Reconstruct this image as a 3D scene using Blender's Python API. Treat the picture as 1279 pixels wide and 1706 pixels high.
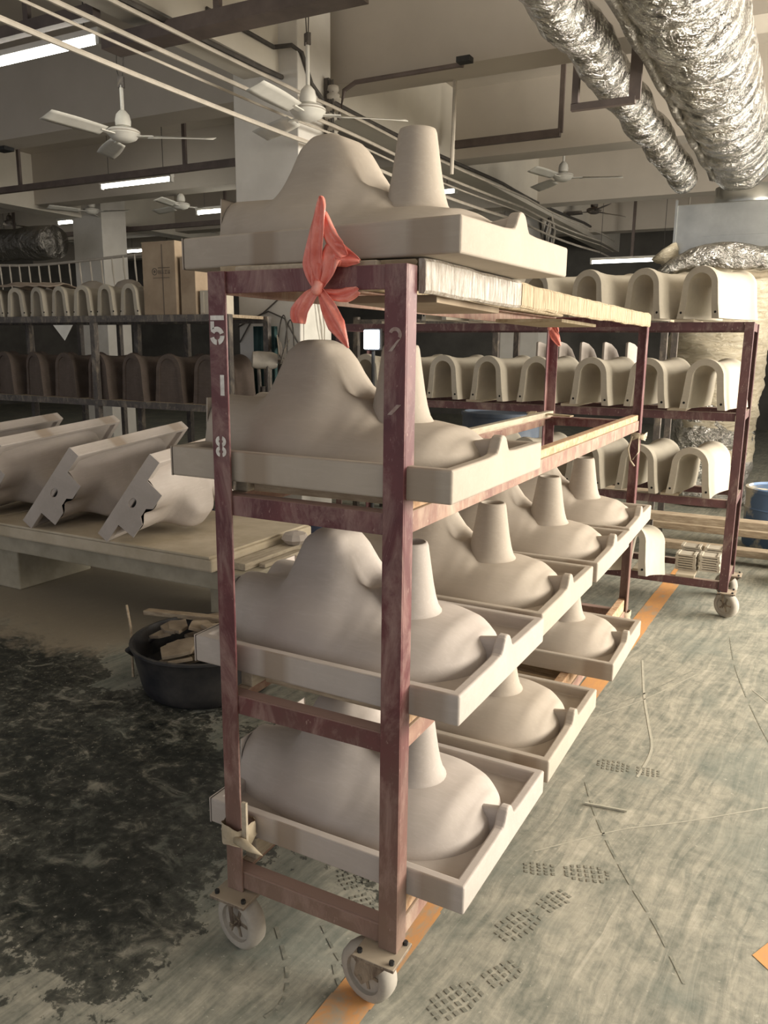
import bpy, math, random
from mathutils import Vector, Matrix, noise
for o in list(bpy.data.objects): bpy.data.objects.remove(o, do_unlink=True)
scn = bpy.context.scene
COL = scn.collection
PI = math.pi
random.seed(7)

# ------------------------------------------------------------------ camera
CAM = Vector((0.6737, -1.3625, 1.4658)); YAW = 0.4838; PITCH = -0.2040; ROLL = 0.0104; FPX = 1319.3
fw = Vector((-math.sin(YAW)*math.cos(PITCH), math.cos(YAW)*math.cos(PITCH), math.sin(PITCH)))
rt = Vector((math.cos(YAW), math.sin(YAW), 0)); up = rt.cross(fw)
r2 = math.cos(ROLL)*rt + math.sin(ROLL)*up; u2 = -math.sin(ROLL)*rt + math.cos(ROLL)*up
cd = bpy.data.cameras.new('camera'); cam = bpy.data.objects.new('camera', cd); COL.objects.link(cam)
cd.sensor_fit = 'VERTICAL'; cd.sensor_height = 36.0; cd.lens = FPX/1706*36.0
cd.clip_start = 0.02; cd.clip_end = 200
mw = Matrix.Identity(4)
for i in range(3):
    mw[i][0] = r2[i]; mw[i][1] = u2[i]; mw[i][2] = -fw[i]; mw[i][3] = CAM[i]
cam.matrix_world = mw
scn.camera = cam
# ------------------------------------------------------------------ world + light
w = bpy.data.worlds.new('world'); scn.world = w; w.use_nodes = True
bg = w.node_tree.nodes['Background']; bg.inputs[0].default_value = (0.97, 0.97, 1.0, 1); bg.inputs[1].default_value = 0.50
def area(name, loc, target, sx, sy, power, col):
    l = bpy.data.lights.new(name, 'AREA'); l.shape = 'RECTANGLE'; l.size = sx; l.size_y = sy; l.energy = power; l.color = col
    o = bpy.data.objects.new(name, l); COL.objects.link(o); o.location = loc
    o.rotation_euler = (Vector(target)-Vector(loc)).to_track_quat('-Z', 'Y').to_euler(); return o
# daylight falling in through the window band of the right wall
area('window_daylight', (4.85, 3.4, 1.95), (0.0, 1.8, 0.95), 6.5, 1.9, 800, (1.0, 0.925, 0.80))
scn.view_settings.view_transform = 'Standard'; scn.view_settings.look = 'None'
scn.view_settings.exposure = 0.48; scn.view_settings.gamma = 1.0; scn.view_settings.use_curve_mapping = False

# ------------------------------------------------------------------ materials
class NT:
    def __init__(s, name):
        s.m = bpy.data.materials.new(name); s.m.use_nodes = True; s.t = s.m.node_tree
        s.b = s.t.nodes['Principled BSDF']; s.co = s.t.nodes.new('ShaderNodeTexCoord')
    def n(s, ty, **k):
        nd = s.t.nodes.new('ShaderNode'+ty)
        for a, v in k.items(): setattr(nd, a, v)
        return nd
    def l(s, a, b): s.t.links.new(a, b)
    def mapv(s, scale=(1,1,1), rot=(0,0,0), loc=(0,0,0), src='Object'):
        mp = s.n('Mapping'); mp.inputs['Scale'].default_value = scale; mp.inputs['Rotation'].default_value = rot; mp.inputs['Location'].default_value = loc
        s.l(s.co.outputs[src], mp.inputs['Vector']); return mp.outputs[0]
    def noise(s, vec, scale, detail=5, rough=.6, dist=0):
        nd = s.n('TexNoise'); nd.inputs['Scale'].default_value = scale; nd.inputs['Detail'].default_value = detail
        nd.inputs['Roughness'].default_value = rough; nd.inputs['Distortion'].default_value = dist; s.l(vec, nd.inputs['Vector']); return nd.outputs[0]
    def ramp(s, fac, stops, interp='LINEAR'):
        r = s.n('ValToRGB'); r.color_ramp.interpolation = interp
        while len(r.color_ramp.elements) > 1: r.color_ramp.elements.remove(r.color_ramp.elements[-1])
        r.color_ramp.elements[0].position = stops[0][0]; c = stops[0][1]
        r.color_ramp.elements[0].color = (c if hasattr(c, '__len__') else (c,c,c)) + (1,) if hasattr(c,'__len__') else (c,c,c,1)
        for p, c in stops[1:]:
            e = r.color_ramp.elements.new(p); e.color = (tuple(c)+(1,)) if hasattr(c, '__len__') else (c,c,c,1)
        s.l(fac, r.inputs[0]); return r.outputs[0]
    def mix(s, fac, a, b, mode='MIX'):
        m = s.n('MixRGB', blend_type=mode)
        for i, v in ((0, fac), (1, a), (2, b)):
            if hasattr(v, 'is_linked'): s.l(v, m.inputs[i])
            else: m.inputs[i].default_value = v if i == 0 else tuple(v)+(1,)
        return m.outputs[0]
    def math(s, op, a, b=0.5, clamp=False):
        m = s.n('Math', operation=op); m.use_clamp = clamp
        for i, v in ((0, a), (1, b)):
            if hasattr(v, 'is_linked'): s.l(v, m.inputs[i])
            else: m.inputs[i].default_value = v
        return m.outputs[0]
    def base(s, c):
        if hasattr(c, 'is_linked'): s.l(c, s.b.inputs['Base Color'])
        else: s.b.inputs['Base Color'].default_value = tuple(c)+(1,)
    def bump(s, h, strength=.3, dist=.01):
        b = s.n('Bump'); b.inputs['Strength'].default_value = strength; b.inputs['Distance'].default_value = dist
        s.l(h, b.inputs['Height']); s.l(b.outputs[0], s.b.inputs['Normal'])
    def rm(s, rough, metal=0): s.b.inputs['Roughness'].default_value = rough; s.b.inputs['Metallic'].default_value = metal
def simple(name, c1, c2, scale=8, rough=.7, metal=0, bump=.1, sc=(1,1,1), lo=.35, hi=.65, bd=.004, detail=5):
    t = NT(name); v = t.mapv(sc); n = t.noise(v, scale, detail); t.base(t.ramp(n, [(lo, c1), (hi, c2)])); t.rm(rough, metal)
    if bump: t.bump(n, bump, bd)
    return t.m
def dusty(name, c1, c2, dust, scale=10, rough=.55, amount=.5, sc=(1,1,1), metal=0, low=None):
    # paint or steel with pale clay dust lying on its top faces and smeared in patches over the rest
    t = NT(name); v = t.mapv(sc); n = t.noise(v, scale, 6); c = t.ramp(n, [(.3, c1), (.7, c2)])
    p = t.ramp(t.noise(t.mapv((1,1,.45), loc=(3,1,7)), scale*1.1, 8, .72, .8), [(.60-.18*amount, 0.0), (.80-.16*amount, 1.0)])
    sp = t.ramp(t.noise(t.mapv((1,1,.5), loc=(9,2,4)), 90, 4, .65), [(.63, 0.0), (.70, 1.0)])
    g = t.n('NewGeometry'); sx = t.n('SeparateXYZ'); t.l(g.outputs['Normal'], sx.inputs[0])
    upf = t.ramp(sx.outputs[2], [(.5, 0.0), (.9, .9)])
    f = t.math('MAXIMUM', t.math('MULTIPLY', p, .5*amount+.25), t.math('MAXIMUM', upf, t.math('MULTIPLY', sp, .55)))
    if low:   # splashed clay on the foot of the frame
        so = t.n('SeparateXYZ'); t.l(t.co.outputs['Object'], so.inputs[0])
        zz = t.math('ADD', so.outputs[2], t.math('MULTIPLY', t.math('SUBTRACT', n, .5), .5))
        c = t.mix(t.ramp(zz, [(.12, .80), (low, 0.0)]), c, (.25,.175,.13))
    t.base(t.mix(f, c, dust)); t.rm(rough, metal); t.bump(n, .15, .003); return t.m
DUST = (.44, .37, .28)
def clay_mat(name, a, b, c):
    t = NT(name); n = t.noise(t.mapv((1,1,1)), 5, 6, .6, .6); n2 = t.noise(t.mapv((2,14,14)), 6, 5, .6, 1.0)
    col = t.mix(t.ramp(n, [(.35, 0.0), (.7, 1.0)]), a, b)
    col = t.mix(t.ramp(n2, [(.5, 0.0), (.8, .35)]), col, c)
    t.base(col); t.rm(.78); t.bump(n2, .12, .002); t.b.inputs['Specular IOR Level'].default_value = .25; return t.m
def rim_mat(name, a, b, c):
    # same clay, with darker damp hand marks where the basins were gripped on the long sides
    m = clay_mat(name, a, b, c); t = m.node_tree; bs = t.nodes['Principled BSDF']; src = bs.inputs['Base Color'].links[0].from_socket
    co = t.nodes.new('ShaderNodeTexCoord'); sx = t.nodes.new('ShaderNodeSeparateXYZ'); t.links.new(co.outputs['Object'], sx.inputs[0])
    r = t.nodes.new('ShaderNodeValToRGB'); e = r.color_ramp.elements
    e[0].position = .195; e[0].color = (0,0,0,1); e[1].position = .215; e[1].color = (.8,.8,.8,1)
    for p, v in ((.262,.8),(.285,.2),(.36,.0),(.585,.0),(.605,.65),(.665,.6),(.685,.0)):
        q = e.new(p); q.color = (v,v,v,1)
    t.links.new(sx.outputs[0], r.inputs[0])
    ny = t.nodes.new('ShaderNodeMath'); ny.operation = 'GREATER_THAN'; ny.inputs[1].default_value = .275
    ab = t.nodes.new('ShaderNodeMath'); ab.operation = 'ABSOLUTE'; t.links.new(sx.outputs[1], ab.inputs[0]); t.links.new(ab.outputs[0], ny.inputs[0])
    mu = t.nodes.new('ShaderNodeMath'); mu.operation = 'MULTIPLY'; t.links.new(r.outputs[0], mu.inputs[0]); t.links.new(ny.outputs[0], mu.inputs[1])
    mx = t.nodes.new('ShaderNodeMixRGB'); mx.inputs[2].default_value = (.30,.235,.175,1); t.links.new(mu.outputs[0], mx.inputs[0]); t.links.new(src, mx.inputs[1]); t.links.new(mx.outputs[0], bs.inputs['Base Color'])
    return m
M = {}
M['clay'] = clay_mat('raw_clay', (.40,.345,.285), (.47,.41,.345), (.53,.47,.40))
M['clay_grey'] = clay_mat('raw_clay_cool', (.43,.38,.34), (.51,.455,.415), (.59,.54,.505))
M['clay_rim'] = rim_mat('raw_clay_rim', (.40,.345,.285), (.47,.41,.345), (.53,.47,.40))
M['clay_grey_rim'] = rim_mat('raw_clay_cool_rim', (.43,.38,.34), (.51,.455,.415), (.59,.54,.505))
M['clay_white'] = clay_mat('white_clay', (.44,.395,.32), (.52,.47,.385), (.58,.525,.435))
M['clay_dark'] = clay_mat('dark_clay', (.10,.078,.064), (.15,.115,.096), (.20,.16,.135))  # clay colour lowered so the shade on the dim rack is painted in
M['maroon'] = dusty('maroon_paint', (.085,.020,.025), (.15,.045,.047), (.42,.29,.25), 9, .5, .75, low=.75)
M['maroon_far'] = dusty('old_maroon_paint', (.07,.028,.03), (.12,.05,.05), (.40,.32,.26), 9, .6, .5)
M['rail'] = dusty('rusty_dusty_rail', (.20,.10,.08), (.36,.22,.16), (.52,.43,.33), 12, .7, .7)
M['steel_dark'] = dusty('dark_steel', (.06,.052,.048), (.11,.095,.085), DUST, 14, .6, .6)
M['caster'] = dusty('dusty_caster_steel', (.09,.065,.05), (.16,.12,.09), DUST, 16, .6, .9)
M['rubber'] = simple('grey_rubber', (.34,.31,.27), (.46,.42,.36), 14, .8, 0, .1)
M['wood'] = simple('old_plank', (.28,.21,.14), (.47,.38,.27), 6, .85, 0, .4, (2,12,12))
M['wood_dusty'] = simple('dusty_plank', (.38,.32,.24), (.52,.45,.34), 6, .9, 0, .35, (10,2,10))
M['wood_orange'] = simple('rusty_batten', (.42,.24,.13), (.60,.42,.27), 16, .85, 0, .5, (3,3,3))
M['board'] = simple('plaster_board', (.46,.39,.28), (.60,.52,.40), 5, .9, 0, .3)
M['slab'] = simple('dusty_concrete_slab', (.30,.27,.20), (.43,.385,.30), 5, .9, 0, .4)
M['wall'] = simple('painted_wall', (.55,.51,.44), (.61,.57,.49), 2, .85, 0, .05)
M['ceil'] = simple('painted_ceiling', (.48,.435,.375), (.53,.48,.415), 1.5, .9, 0, .05)
M['column'] = simple('column_paint', (.60,.57,.52), (.68,.65,.60), 3, .8, 0, .05)
M['white_metal'] = simple('white_enamel', (.66,.64,.58), (.74,.72,.66), 8, .45, 0, .02)
M['brown_steel'] = simple('brown_channel', (.115,.09,.08), (.165,.13,.115), 6, .6, 0, .05)
M['black'] = simple('black_plastic', (.012,.012,.013), (.03,.03,.03), 10, .5, 0, .05)
M['hole'] = simple('hole_dark', (.004,.004,.004), (.008,.008,.008), 10, .9, 0, 0)
M['cable'] = simple('pale_cable', (.42,.38,.32), (.52,.47,.40), 10, .7, 0, 0)
M['cable_dark'] = simple('dark_cable', (.05,.045,.04), (.09,.08,.07), 10, .7, 0, 0)
M['tape'] = simple('pink_line_tape', (.50,.38,.33), (.58,.44,.38), 10, .5, 0, 0)
M['stencil'] = simple('white_stencil', (.62,.58,.54), (.82,.79,.74), 60, .7, 0, .05)
M['stencil_worn'] = simple('worn_stencil', (.28,.18,.16), (.42,.34,.30), 60, .7, 0, .05)
M['cardboard'] = simple('cardboard', (.27,.20,.135), (.36,.28,.195), 5, .85, 0, .1)
M['print'] = simple('box_print', (.10,.08,.06), (.14,.11,.085), 8, .8, 0, 0)
M['tub'] = simple('black_rubber_tub', (.012,.013,.018), (.10,.09,.08), 5, .55, 0, .3, lo=.4, hi=.8)
M['scrap'] = simple('clay_scrap', (.19,.145,.10), (.33,.265,.19), 9, .9, 0, .4)
M['blue'] = simple('blue_drum_plastic', (.03,.05,.09), (.10,.12,.15), 4, .6, 0, .1)
M['barrel'] = simple('blue_white_barrel', (.10,.17,.30), (.62,.58,.48), 3.2, .6, 0, .1, lo=.46, hi=.53)
M['navy'] = simple('navy_cloth', (.015,.02,.04), (.04,.05,.09), 4, .9, 0, .3)
M['green_cloth'] = simple('green_mesh_cloth', (.02,.05,.05), (.05,.10,.095), 6, .9, 0, .3)
M['mat_brown'] = simple('brown_cloth', (.36,.28,.22), (.48,.39,.31), 7, .9, 0, .5)
M['rag'] = simple('dusty_rag', (.40,.33,.23), (.54,.46,.34), 14, .9, 0, .5)
M['galv'] = simple('galvanised_sheet', (.42,.43,.42), (.56,.57,.55), 3, .32, .85, .05)
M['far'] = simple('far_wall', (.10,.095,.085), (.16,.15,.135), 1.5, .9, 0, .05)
def ribbon_mat():
    t = NT('red_plastic_ribbon'); n = t.noise(t.mapv((1,1,1)), 22, 4); t.base(t.ramp(n, [(.3, (.66,.13,.095)), (.55, (.85,.27,.21)), (.75, (.92,.50,.42))])); t.rm(.35); t.bump(n, .4, .006)
    t.b.inputs['Transmission Weight'].default_value = 0.0
    return t.m
M['ribbon'] = ribbon_mat()
def foil_mat(name, rough, tint, sc=9.0):
    t = NT(name); v = t.mapv((1,.8,1)); vo = t.n('TexVoronoi', feature='F1'); vo.inputs['Scale'].default_value = sc*1.25
    d = t.noise(t.mapv((1,1,1)), sc*.8, 4, .6); dv = t.mix(.25, v, d, 'ADD'); t.l(dv, vo.inputs['Vector'])
    n = t.noise(dv, sc*1.1, 6, .62, 2.0); wv = t.n('TexWave', wave_type='BANDS', bands_direction='Y'); wv.inputs['Scale'].default_value = 2.4; wv.inputs['Distortion'].default_value = 2.5; wv.inputs['Detail'].default_value = 3
    t.l(v, wv.inputs['Vector'])
    h = t.math('ADD', t.math('MULTIPLY', vo.outputs[0], .9), t.math('ADD', n, t.math('MULTIPLY', wv.outputs[1], .6)))
    t.base(t.ramp(n, [(.3, tuple(c*.8 for c in tint)), (.7, tint)])); t.rm(rough, 1.0); t.bump(h, .85, .04); return t.m
M['foil'] = foil_mat('aluminium_foil_wrap', .20, (.60,.585,.55))
M['foil_dull'] = foil_mat('dusty_foil_wrap', .42, (.34,.32,.29), 7)
def wrap_mat():
    t = NT('dusty_plastic_wrap'); n = t.noise(t.mapv((1.5,1.5,5)), 5, 7, .65, 1.2)
    t.base(t.ramp(n, [(.25, (.40,.33,.22)), (.5, (.58,.51,.38)), (.75, (.70,.64,.52))])); t.rm(.4); t.bump(n, .8, .04); return t.m
M['wrap'] = wrap_mat()
def film_mat():
    t = NT('clear_film_on_cardboard'); n = t.noise(t.mapv((6,6,1)), 18, 6, .65, .6)
    t.base(t.ramp(n, [(.3, (.26,.21,.16)), (.55, (.42,.37,.31)), (.75, (.62,.58,.52))])); t.rm(.22); t.bump(n, .7, .01); return t.m
M['film'] = film_mat()
def corr_mat():
    t = NT('torn_corrugated_card'); n = t.noise(t.mapv((1,30,2)), 6, 5, .6, .3)
    t.base(t.ramp(n, [(.32, (.22,.155,.085)), (.5, (.40,.315,.20)), (.7, (.54,.46,.33))])); t.rm(.8); t.bump(n, .6, .01); return t.m
M['corr'] = corr_mat()
def emis(name, col, s):
    t = NT(name); t.base((.9,.9,.9)); t.b.inputs['Emission Color'].default_value = col+(1,); t.b.inputs['Emission Strength'].default_value = s; return t.m
M['tube'] = emis('fluorescent_tube', (1.0,.97,.86), 9.0)
M['led'] = emis('led_panel', (.80,.88,1.0), 30.0)
M['red_led'] = emis('red_indicator', (1.0,.04,.02), 2.0)
def floor_mat():
    t = NT('dusty_green_factory_floor')
    v = t.mapv((1,1,1))
    wob = t.noise(v, 1.3, 3, .5); wv = t.mix(.13, t.mapv((1,1,1), rot=(0,0,.12)), wob, 'ADD')
    mp2 = t.n('Mapping'); mp2.inputs['Scale'].default_value = (22,1.7,1); t.l(wv, mp2.inputs['Vector'])
    st = t.noise(mp2.outputs[0], 1.6, 8, .70, .6)         # broom strokes along the aisle
    st2 = t.noise(t.mapv((2.2,20,1), rot=(0,0,.5)), 1.1, 6, .62, 1.4)
    bl = t.noise(v, 2.1, 8, .62, .7)
    fine = t.noise(v, 26, 7, .7, .4)
    sp = t.noise(v, 70, 3, .6)
    mid = t.noise(t.mapv((1,1,1), loc=(7,3,0)), 7, 9, .70, .5)
    s = t.math('ADD', t.math('MULTIPLY', st, .42), t.math('ADD', t.math('MULTIPLY', mid, .30), t.math('MULTIPLY', fine, .28)))
    pale = t.ramp(s, [(.40, (.165,.175,.145)), (.48, (.275,.272,.225)), (.56, (.40,.38,.31)), (.63, (.50,.475,.395))])
    # worn places where the green coating shows through the clay dust
    gr = t.ramp(t.math('ADD', t.math('MULTIPLY', bl, .8), t.math('MULTIPLY', fine, .2)), [(.50, 0.0), (.60, .75)])
    pale = t.mix(t.math('MULTIPLY', gr, .6), pale, (.15,.185,.165))
    # darker, slightly smoother patch left of the trolley
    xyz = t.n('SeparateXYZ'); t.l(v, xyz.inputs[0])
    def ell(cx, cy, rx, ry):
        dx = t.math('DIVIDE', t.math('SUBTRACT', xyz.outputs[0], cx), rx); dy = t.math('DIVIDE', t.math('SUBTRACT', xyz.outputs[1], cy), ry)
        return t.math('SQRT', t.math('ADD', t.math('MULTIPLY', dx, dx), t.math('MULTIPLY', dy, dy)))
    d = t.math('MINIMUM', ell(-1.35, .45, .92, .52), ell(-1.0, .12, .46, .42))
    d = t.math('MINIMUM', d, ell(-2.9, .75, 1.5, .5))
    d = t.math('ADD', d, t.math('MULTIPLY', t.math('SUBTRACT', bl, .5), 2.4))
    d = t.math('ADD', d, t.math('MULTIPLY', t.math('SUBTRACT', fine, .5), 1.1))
    dark_mask = t.ramp(d, [(.55, 1.0), (.95, .75), (1.35, 0.0)])
    gp = t.math('ADD', ell(1.0, 1.1, .42, .6), t.math('MULTIPLY', t.math('SUBTRACT', bl, .5), 2.6))
    pale = t.mix(t.ramp(gp, [(.55, .75), (1.2, 0.0)]), pale, t.ramp(fine, [(.4, (.10,.125,.115)), (.6, (.22,.25,.22))]))
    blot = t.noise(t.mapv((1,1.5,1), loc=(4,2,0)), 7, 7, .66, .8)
    dark_mask = t.math('MULTIPLY', dark_mask, t.ramp(blot, [(.44, 1.0), (.56, .92), (.66, .2)]))
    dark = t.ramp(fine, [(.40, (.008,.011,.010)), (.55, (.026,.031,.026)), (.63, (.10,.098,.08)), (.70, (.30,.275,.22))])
    c = t.mix(dark_mask, pale, dark)
    # thick clay powder under the bench
    pw = t.math('ADD', ell(-2.6, 2.1, 2.2, .95), t.math('MULTIPLY', t.math('SUBTRACT', bl, .5), 1.1))
    c = t.mix(t.ramp(pw, [(.85, .9), (1.15, 0.0)]), c, (.36,.31,.235))
    c = t.mix(t.ramp(sp, [(.66, 0.0), (.70, .55)]), c, (.55,.52,.44))
    t.base(c); t.l(t.ramp(dark_mask, [(0, .72), (1, .5)]), t.b.inputs['Roughness'])
    t.bump(s, .35, .006); return t.m
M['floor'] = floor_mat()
def line_mat():
    t = NT('worn_orange_floor_paint'); n = t.noise(t.mapv((1,.5,1)), 12, 8, .7, .6)
    t.base(t.ramp(n, [(.34, (.40,.36,.28)), (.50, (.66,.33,.13)), (.62, (.70,.36,.13))])); t.rm(.7); t.bump(n, .2, .002); return t.m
M['line'] = line_mat()
M['print_dust'] = simple('pressed_dust', (.18,.18,.145), (.25,.24,.195), 30, .9, 0, .2)
M['track_dark'] = simple('tyre_track_dark', (.17,.175,.145), (.33,.32,.26), 40, .85, 0, .2)
M['track_pale'] = simple('pale_scrape', (.40,.385,.315), (.48,.46,.38), 40, .85, 0, .2)

# ------------------------------------------------------------------ mesh helpers
class MB:
    def __init__(s): s.v = []; s.f = []
    def add(s, vs, fs):
        o = len(s.v); s.v += [tuple(v) for v in vs]; s.f += [tuple(i+o for i in f) for f in fs]; return s
    def box(s, x0, x1, y0, y1, z0, z1):
        return s.add([(x0,y0,z0),(x1,y0,z0),(x1,y1,z0),(x0,y1,z0),(x0,y0,z1),(x1,y0,z1),(x1,y1,z1),(x0,y1,z1)],
                     [(0,3,2,1),(4,5,6,7),(0,1,5,4),(1,2,6,5),(2,3,7,6),(3,0,4,7)])
    def obox(s, c, ax, ay, az, hx, hy, hz):
        c = Vector(c); ax = Vector(ax).normalized()*hx; ay = Vector(ay).normalized()*hy; az = Vector(az).normalized()*hz
        vs = [c+ax*i+ay*j+az*k for k in (-1,1) for (i,j) in ((-1,-1),(1,-1),(1,1),(-1,1))]
        return s.add(vs, [(0,3,2,1),(4,5,6,7),(0,1,5,4),(1,2,6,5),(2,3,7,6),(3,0,4,7)])
    def bar(s, p0, p1, wd, ht, upv=(0,0,1)):
        p0 = Vector(p0); p1 = Vector(p1); d = (p1-p0); L = d.length; d.normalize(); u = Vector(upv)
        if abs(d.dot(u)) > .98: u = Vector((0,1,0))
        sd = d.cross(u).normalized(); u = sd.cross(d)
        return s.obox((p0+p1)/2, d, sd, u, L/2, wd/2, ht/2)
    def ring_tube(s, rings, caps=True, closed=True):
        o = len(s.v); n = len(rings[0])
        for r in rings: s.v += [tuple(p) for p in r]
        for i in range(len(rings)-1):
            for j in range(n if closed else n-1):
                a = o+i*n+j; b = o+i*n+(j+1)%n; s.f.append((a, b, b+n, a+n))
        if caps and closed:
            s.f.append(tuple(o+j for j in reversed(range(n)))); s.f.append(tuple(o+(len(rings)-1)*n+j for j in range(n)))
        return s
    def tube(s, path, r, n=8, caps=True):
        path = [Vector(p) for p in path]; rings = []
        for i, p in enumerate(path):
            d = (path[min(i+1, len(path)-1)]-path[max(i-1, 0)]).normalized()
            a = Vector((0,0,1)) if abs(d.z) < .9 else Vector((1,0,0))
            e = d.cross(a).normalized(); g = d.cross(e)
            rr = r[i] if hasattr(r, '__len__') else r
            rings.append([p + e*rr*math.cos(2*PI*k/n) - g*rr*math.sin(2*PI*k/n) for k in range(n)])
        return s.ring_tube(rings, caps)
    def cyl(s, p0, p1, r0, r1=None, n=16, caps=True): return s.tube([p0, p1], [r0, r0 if r1 is None else r1], n, caps)
    def lathe(s, prof, c=(0,0,0), axis=(0,0,1), n=24, caps=True):
        ax = Vector(axis).normalized(); a = Vector((1,0,0)) if abs(ax.x) < .9 else Vector((0,1,0))
        e = (a-ax*a.dot(ax)).normalized(); g = ax.cross(e); c = Vector(c)
        return s.ring_tube([[c+ax*z+(e*math.cos(2*PI*k/n)+g*math.sin(2*PI*k/n))*r for k in range(n)] for r, z in prof], caps)
    def grid(s, fn, us, vs):
        o = len(s.v); nv = len(vs)
        for u in us:
            for v in vs: s.v.append(tuple(fn(u, v)))
        for i in range(len(us)-1):
            for j in range(nv-1):
                a = o+i*nv+j; s.f.append((a, a+nv, a+nv+1, a+1))
        return s
    def prism(s, poly, d0, d1, place):
        # poly 2-D loop extruded between two depths; place(a, b, depth) -> point
        n = len(poly); vs = [place(a, b, d0) for a, b in poly]+[place(a, b, d1) for a, b in poly]
        fs = [tuple(reversed(range(n))), tuple(range(n, 2*n))]+[(i, (i+1) % n, (i+1) % n+n, i+n) for i in range(n)]
        return s.add(vs, fs)
    def mesh(s, name, smooth=False, fix=True):
        me = bpy.data.meshes.new(name); me.from_pydata(s.v, [], s.f); me.validate()
        if fix:
            import bmesh
            bm = bmesh.new(); bm.from_mesh(me); bmesh.ops.recalc_face_normals(bm, faces=bm.faces); bm.to_mesh(me); bm.free()
        if smooth: me.shade_smooth()
        return me
    def build(s, name, mat, parent=None, smooth=False, bevel=0, seg=2, auto=None):
        me = s.mesh(name, smooth); me.materials.append(M[mat] if isinstance(mat, str) else mat)
        return place(name, me, parent, bevel, seg, auto)
def place(name, me, parent=None, bevel=0, seg=2, auto=None):
    o = bpy.data.objects.new(name, me); COL.objects.link(o)
    if parent is not None: o.parent = parent
    if auto: me.set_sharp_from_angle(angle=math.radians(auto))
    if bevel:
        b = o.modifiers.new('bevel', 'BEVEL'); b.width = bevel; b.segments = seg; b.limit_method = 'ANGLE'; b.angle_limit = math.radians(40)
        b.harden_normals = False
    return o
def tag(o, label=None, cat=None, group=None, kind=None):
    if label: o['label'] = label
    if cat: o['category'] = cat
    if group: o['group'] = group
    if kind: o['kind'] = kind
    return o
def empty(name, loc=(0,0,0), rot=(0,0,0)):
    o = bpy.data.objects.new(name, None); COL.objects.link(o); o.empty_display_size = .1; o.location = loc; o.rotation_euler = rot; return o
def kids(o): return [c for c in bpy.data.objects if c.parent == o]
def copy_tree(o, parent=None):
    c = o.copy(); COL.objects.link(c); c.parent = parent
    for ch in kids(o): copy_tree(ch, c)
    return c
def struct(name, mb, mat, parent=None, label=None, **k):
    o = mb.build(name, mat, parent, **k)
    if parent is None: o['kind'] = 'structure'
    if label: o['label'] = label
    return o
def lerp(a, b, t): return a+(b-a)*t
def interp(tab, x):
    if x <= tab[0][0]: return tab[0][1]
    for (x0, y0), (x1, y1) in zip(tab, tab[1:]):
        if x <= x1:
            t = (x-x0)/(x1-x0); t = t*t*(3-2*t)*.5+t*.5; return lerp(y0, y1, t)
    return tab[-1][1]
ORD = ['first','second','third','fourth','fifth','sixth','seventh','eighth','ninth','tenth']

# ------------------------------------------------------------------ the building
XL, XR, YB, YF, ZC = -17.0, 4.6, 15.5, -5.0, 4.15
fl = struct('floor', MB().add([(XL,YF,0),(XR,YF,0),(XR,YB,0),(XL,YB,0)], [(0,1,2,3)]), 'floor', label='dusty green coated concrete floor with pale clay streaks and a dark patch')
struct('ceiling', MB().box(XL, XR, YF, YB, ZC, ZC+.12), 'ceil', label='painted concrete ceiling slab')
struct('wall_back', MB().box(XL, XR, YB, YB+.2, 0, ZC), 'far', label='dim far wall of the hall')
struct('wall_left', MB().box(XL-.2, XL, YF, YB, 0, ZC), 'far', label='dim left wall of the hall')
wr = MB().box(XR, XR+.2, YF, YB, 0, .95).box(XR, XR+.2, YF, YB, 3.2, ZC)
for y in (-5, -3.2, -.2, 2.8, 5.8, 8.8, 11.8, 15.1): wr.box(XR, XR+.2, y, y+.4, .95, 3.2)
struct('wall_right', wr, 'wall', label='painted wall with a band of tall window openings')
for i, y in enumerate((-2.8, .2, 3.2, 6.2, 9.2)):
    f = MB()
    for yy in (y, y+.85, y+1.7, y+2.55): f.box(XR+.06, XR+.12, yy, yy+.05, .95, 3.2)
    for zz in (.95, 2.3, 3.15): f.box(XR+.06, XR+.12, y, y+2.6, zz, zz+.05)
    struct('window_%d' % (i+1), f, 'white_metal', label='white metal window frame in the right wall')
# deep frame beams across the hall, and the long beam over the column line
for i, y in enumerate((4.36, 7.05, 10.0, 13.0)):
    struct('trim_%d' % (i+1), MB().box(XL, XR, y, y+.32, 3.46, ZC), 'ceil', label='deep concrete beam crossing the ceiling')
struct('trim_5', MB().box(-3.24, -2.93, YF, YB, 3.40, ZC-.002), 'wall', label='long concrete beam over the white column')
struct('trim_6', MB().box(-9.9, -9.55, YF, YB, 3.40, ZC-.002), 'wall', label='long concrete beam in the dim left bay')
col = struct('trim_7', MB().box(-3.345, -2.765, 3.79, 4.24, 0, ZC-.004), 'column', label='square white painted concrete column behind the trolley', bevel=.008)
for k, (x, y) in enumerate(((-9.75, 7.9), (-3.75, 11.0), (-9.75, 3.2), (-16, 8))):
    struct('trim_%d' % (8+k), MB().box(x, x+.62, y, y+.5, 0, ZC-.004), 'column', label='square painted column farther back in the hall')
MB().box(-2.764, -2.757, 3.83, 4.20, 1.35, 1.92).build('notice_board', 'white_metal', col, bevel=.002)
for k, (x, y, z, sx) in enumerate(((-1.72, 4.2, 3.452, .10), (-3.05, 6.4, 4.142, .16), (-5.3, 5.35, 4.142, .2), (-7.0, 4.5, 3.452, .16), (-9.0, 8.2, 4.142, .3), (-2.55, 8.9, 4.142, .2))):
    tag(MB().box(x, x+sx, y, y+sx*.75, z-.03, z+.005).build('ceiling_vent', 'black'), 'small dark plate on the ceiling, %s of those seen from the camera outwards' % ORD[k], 'vent', 'ceiling plates')
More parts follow.
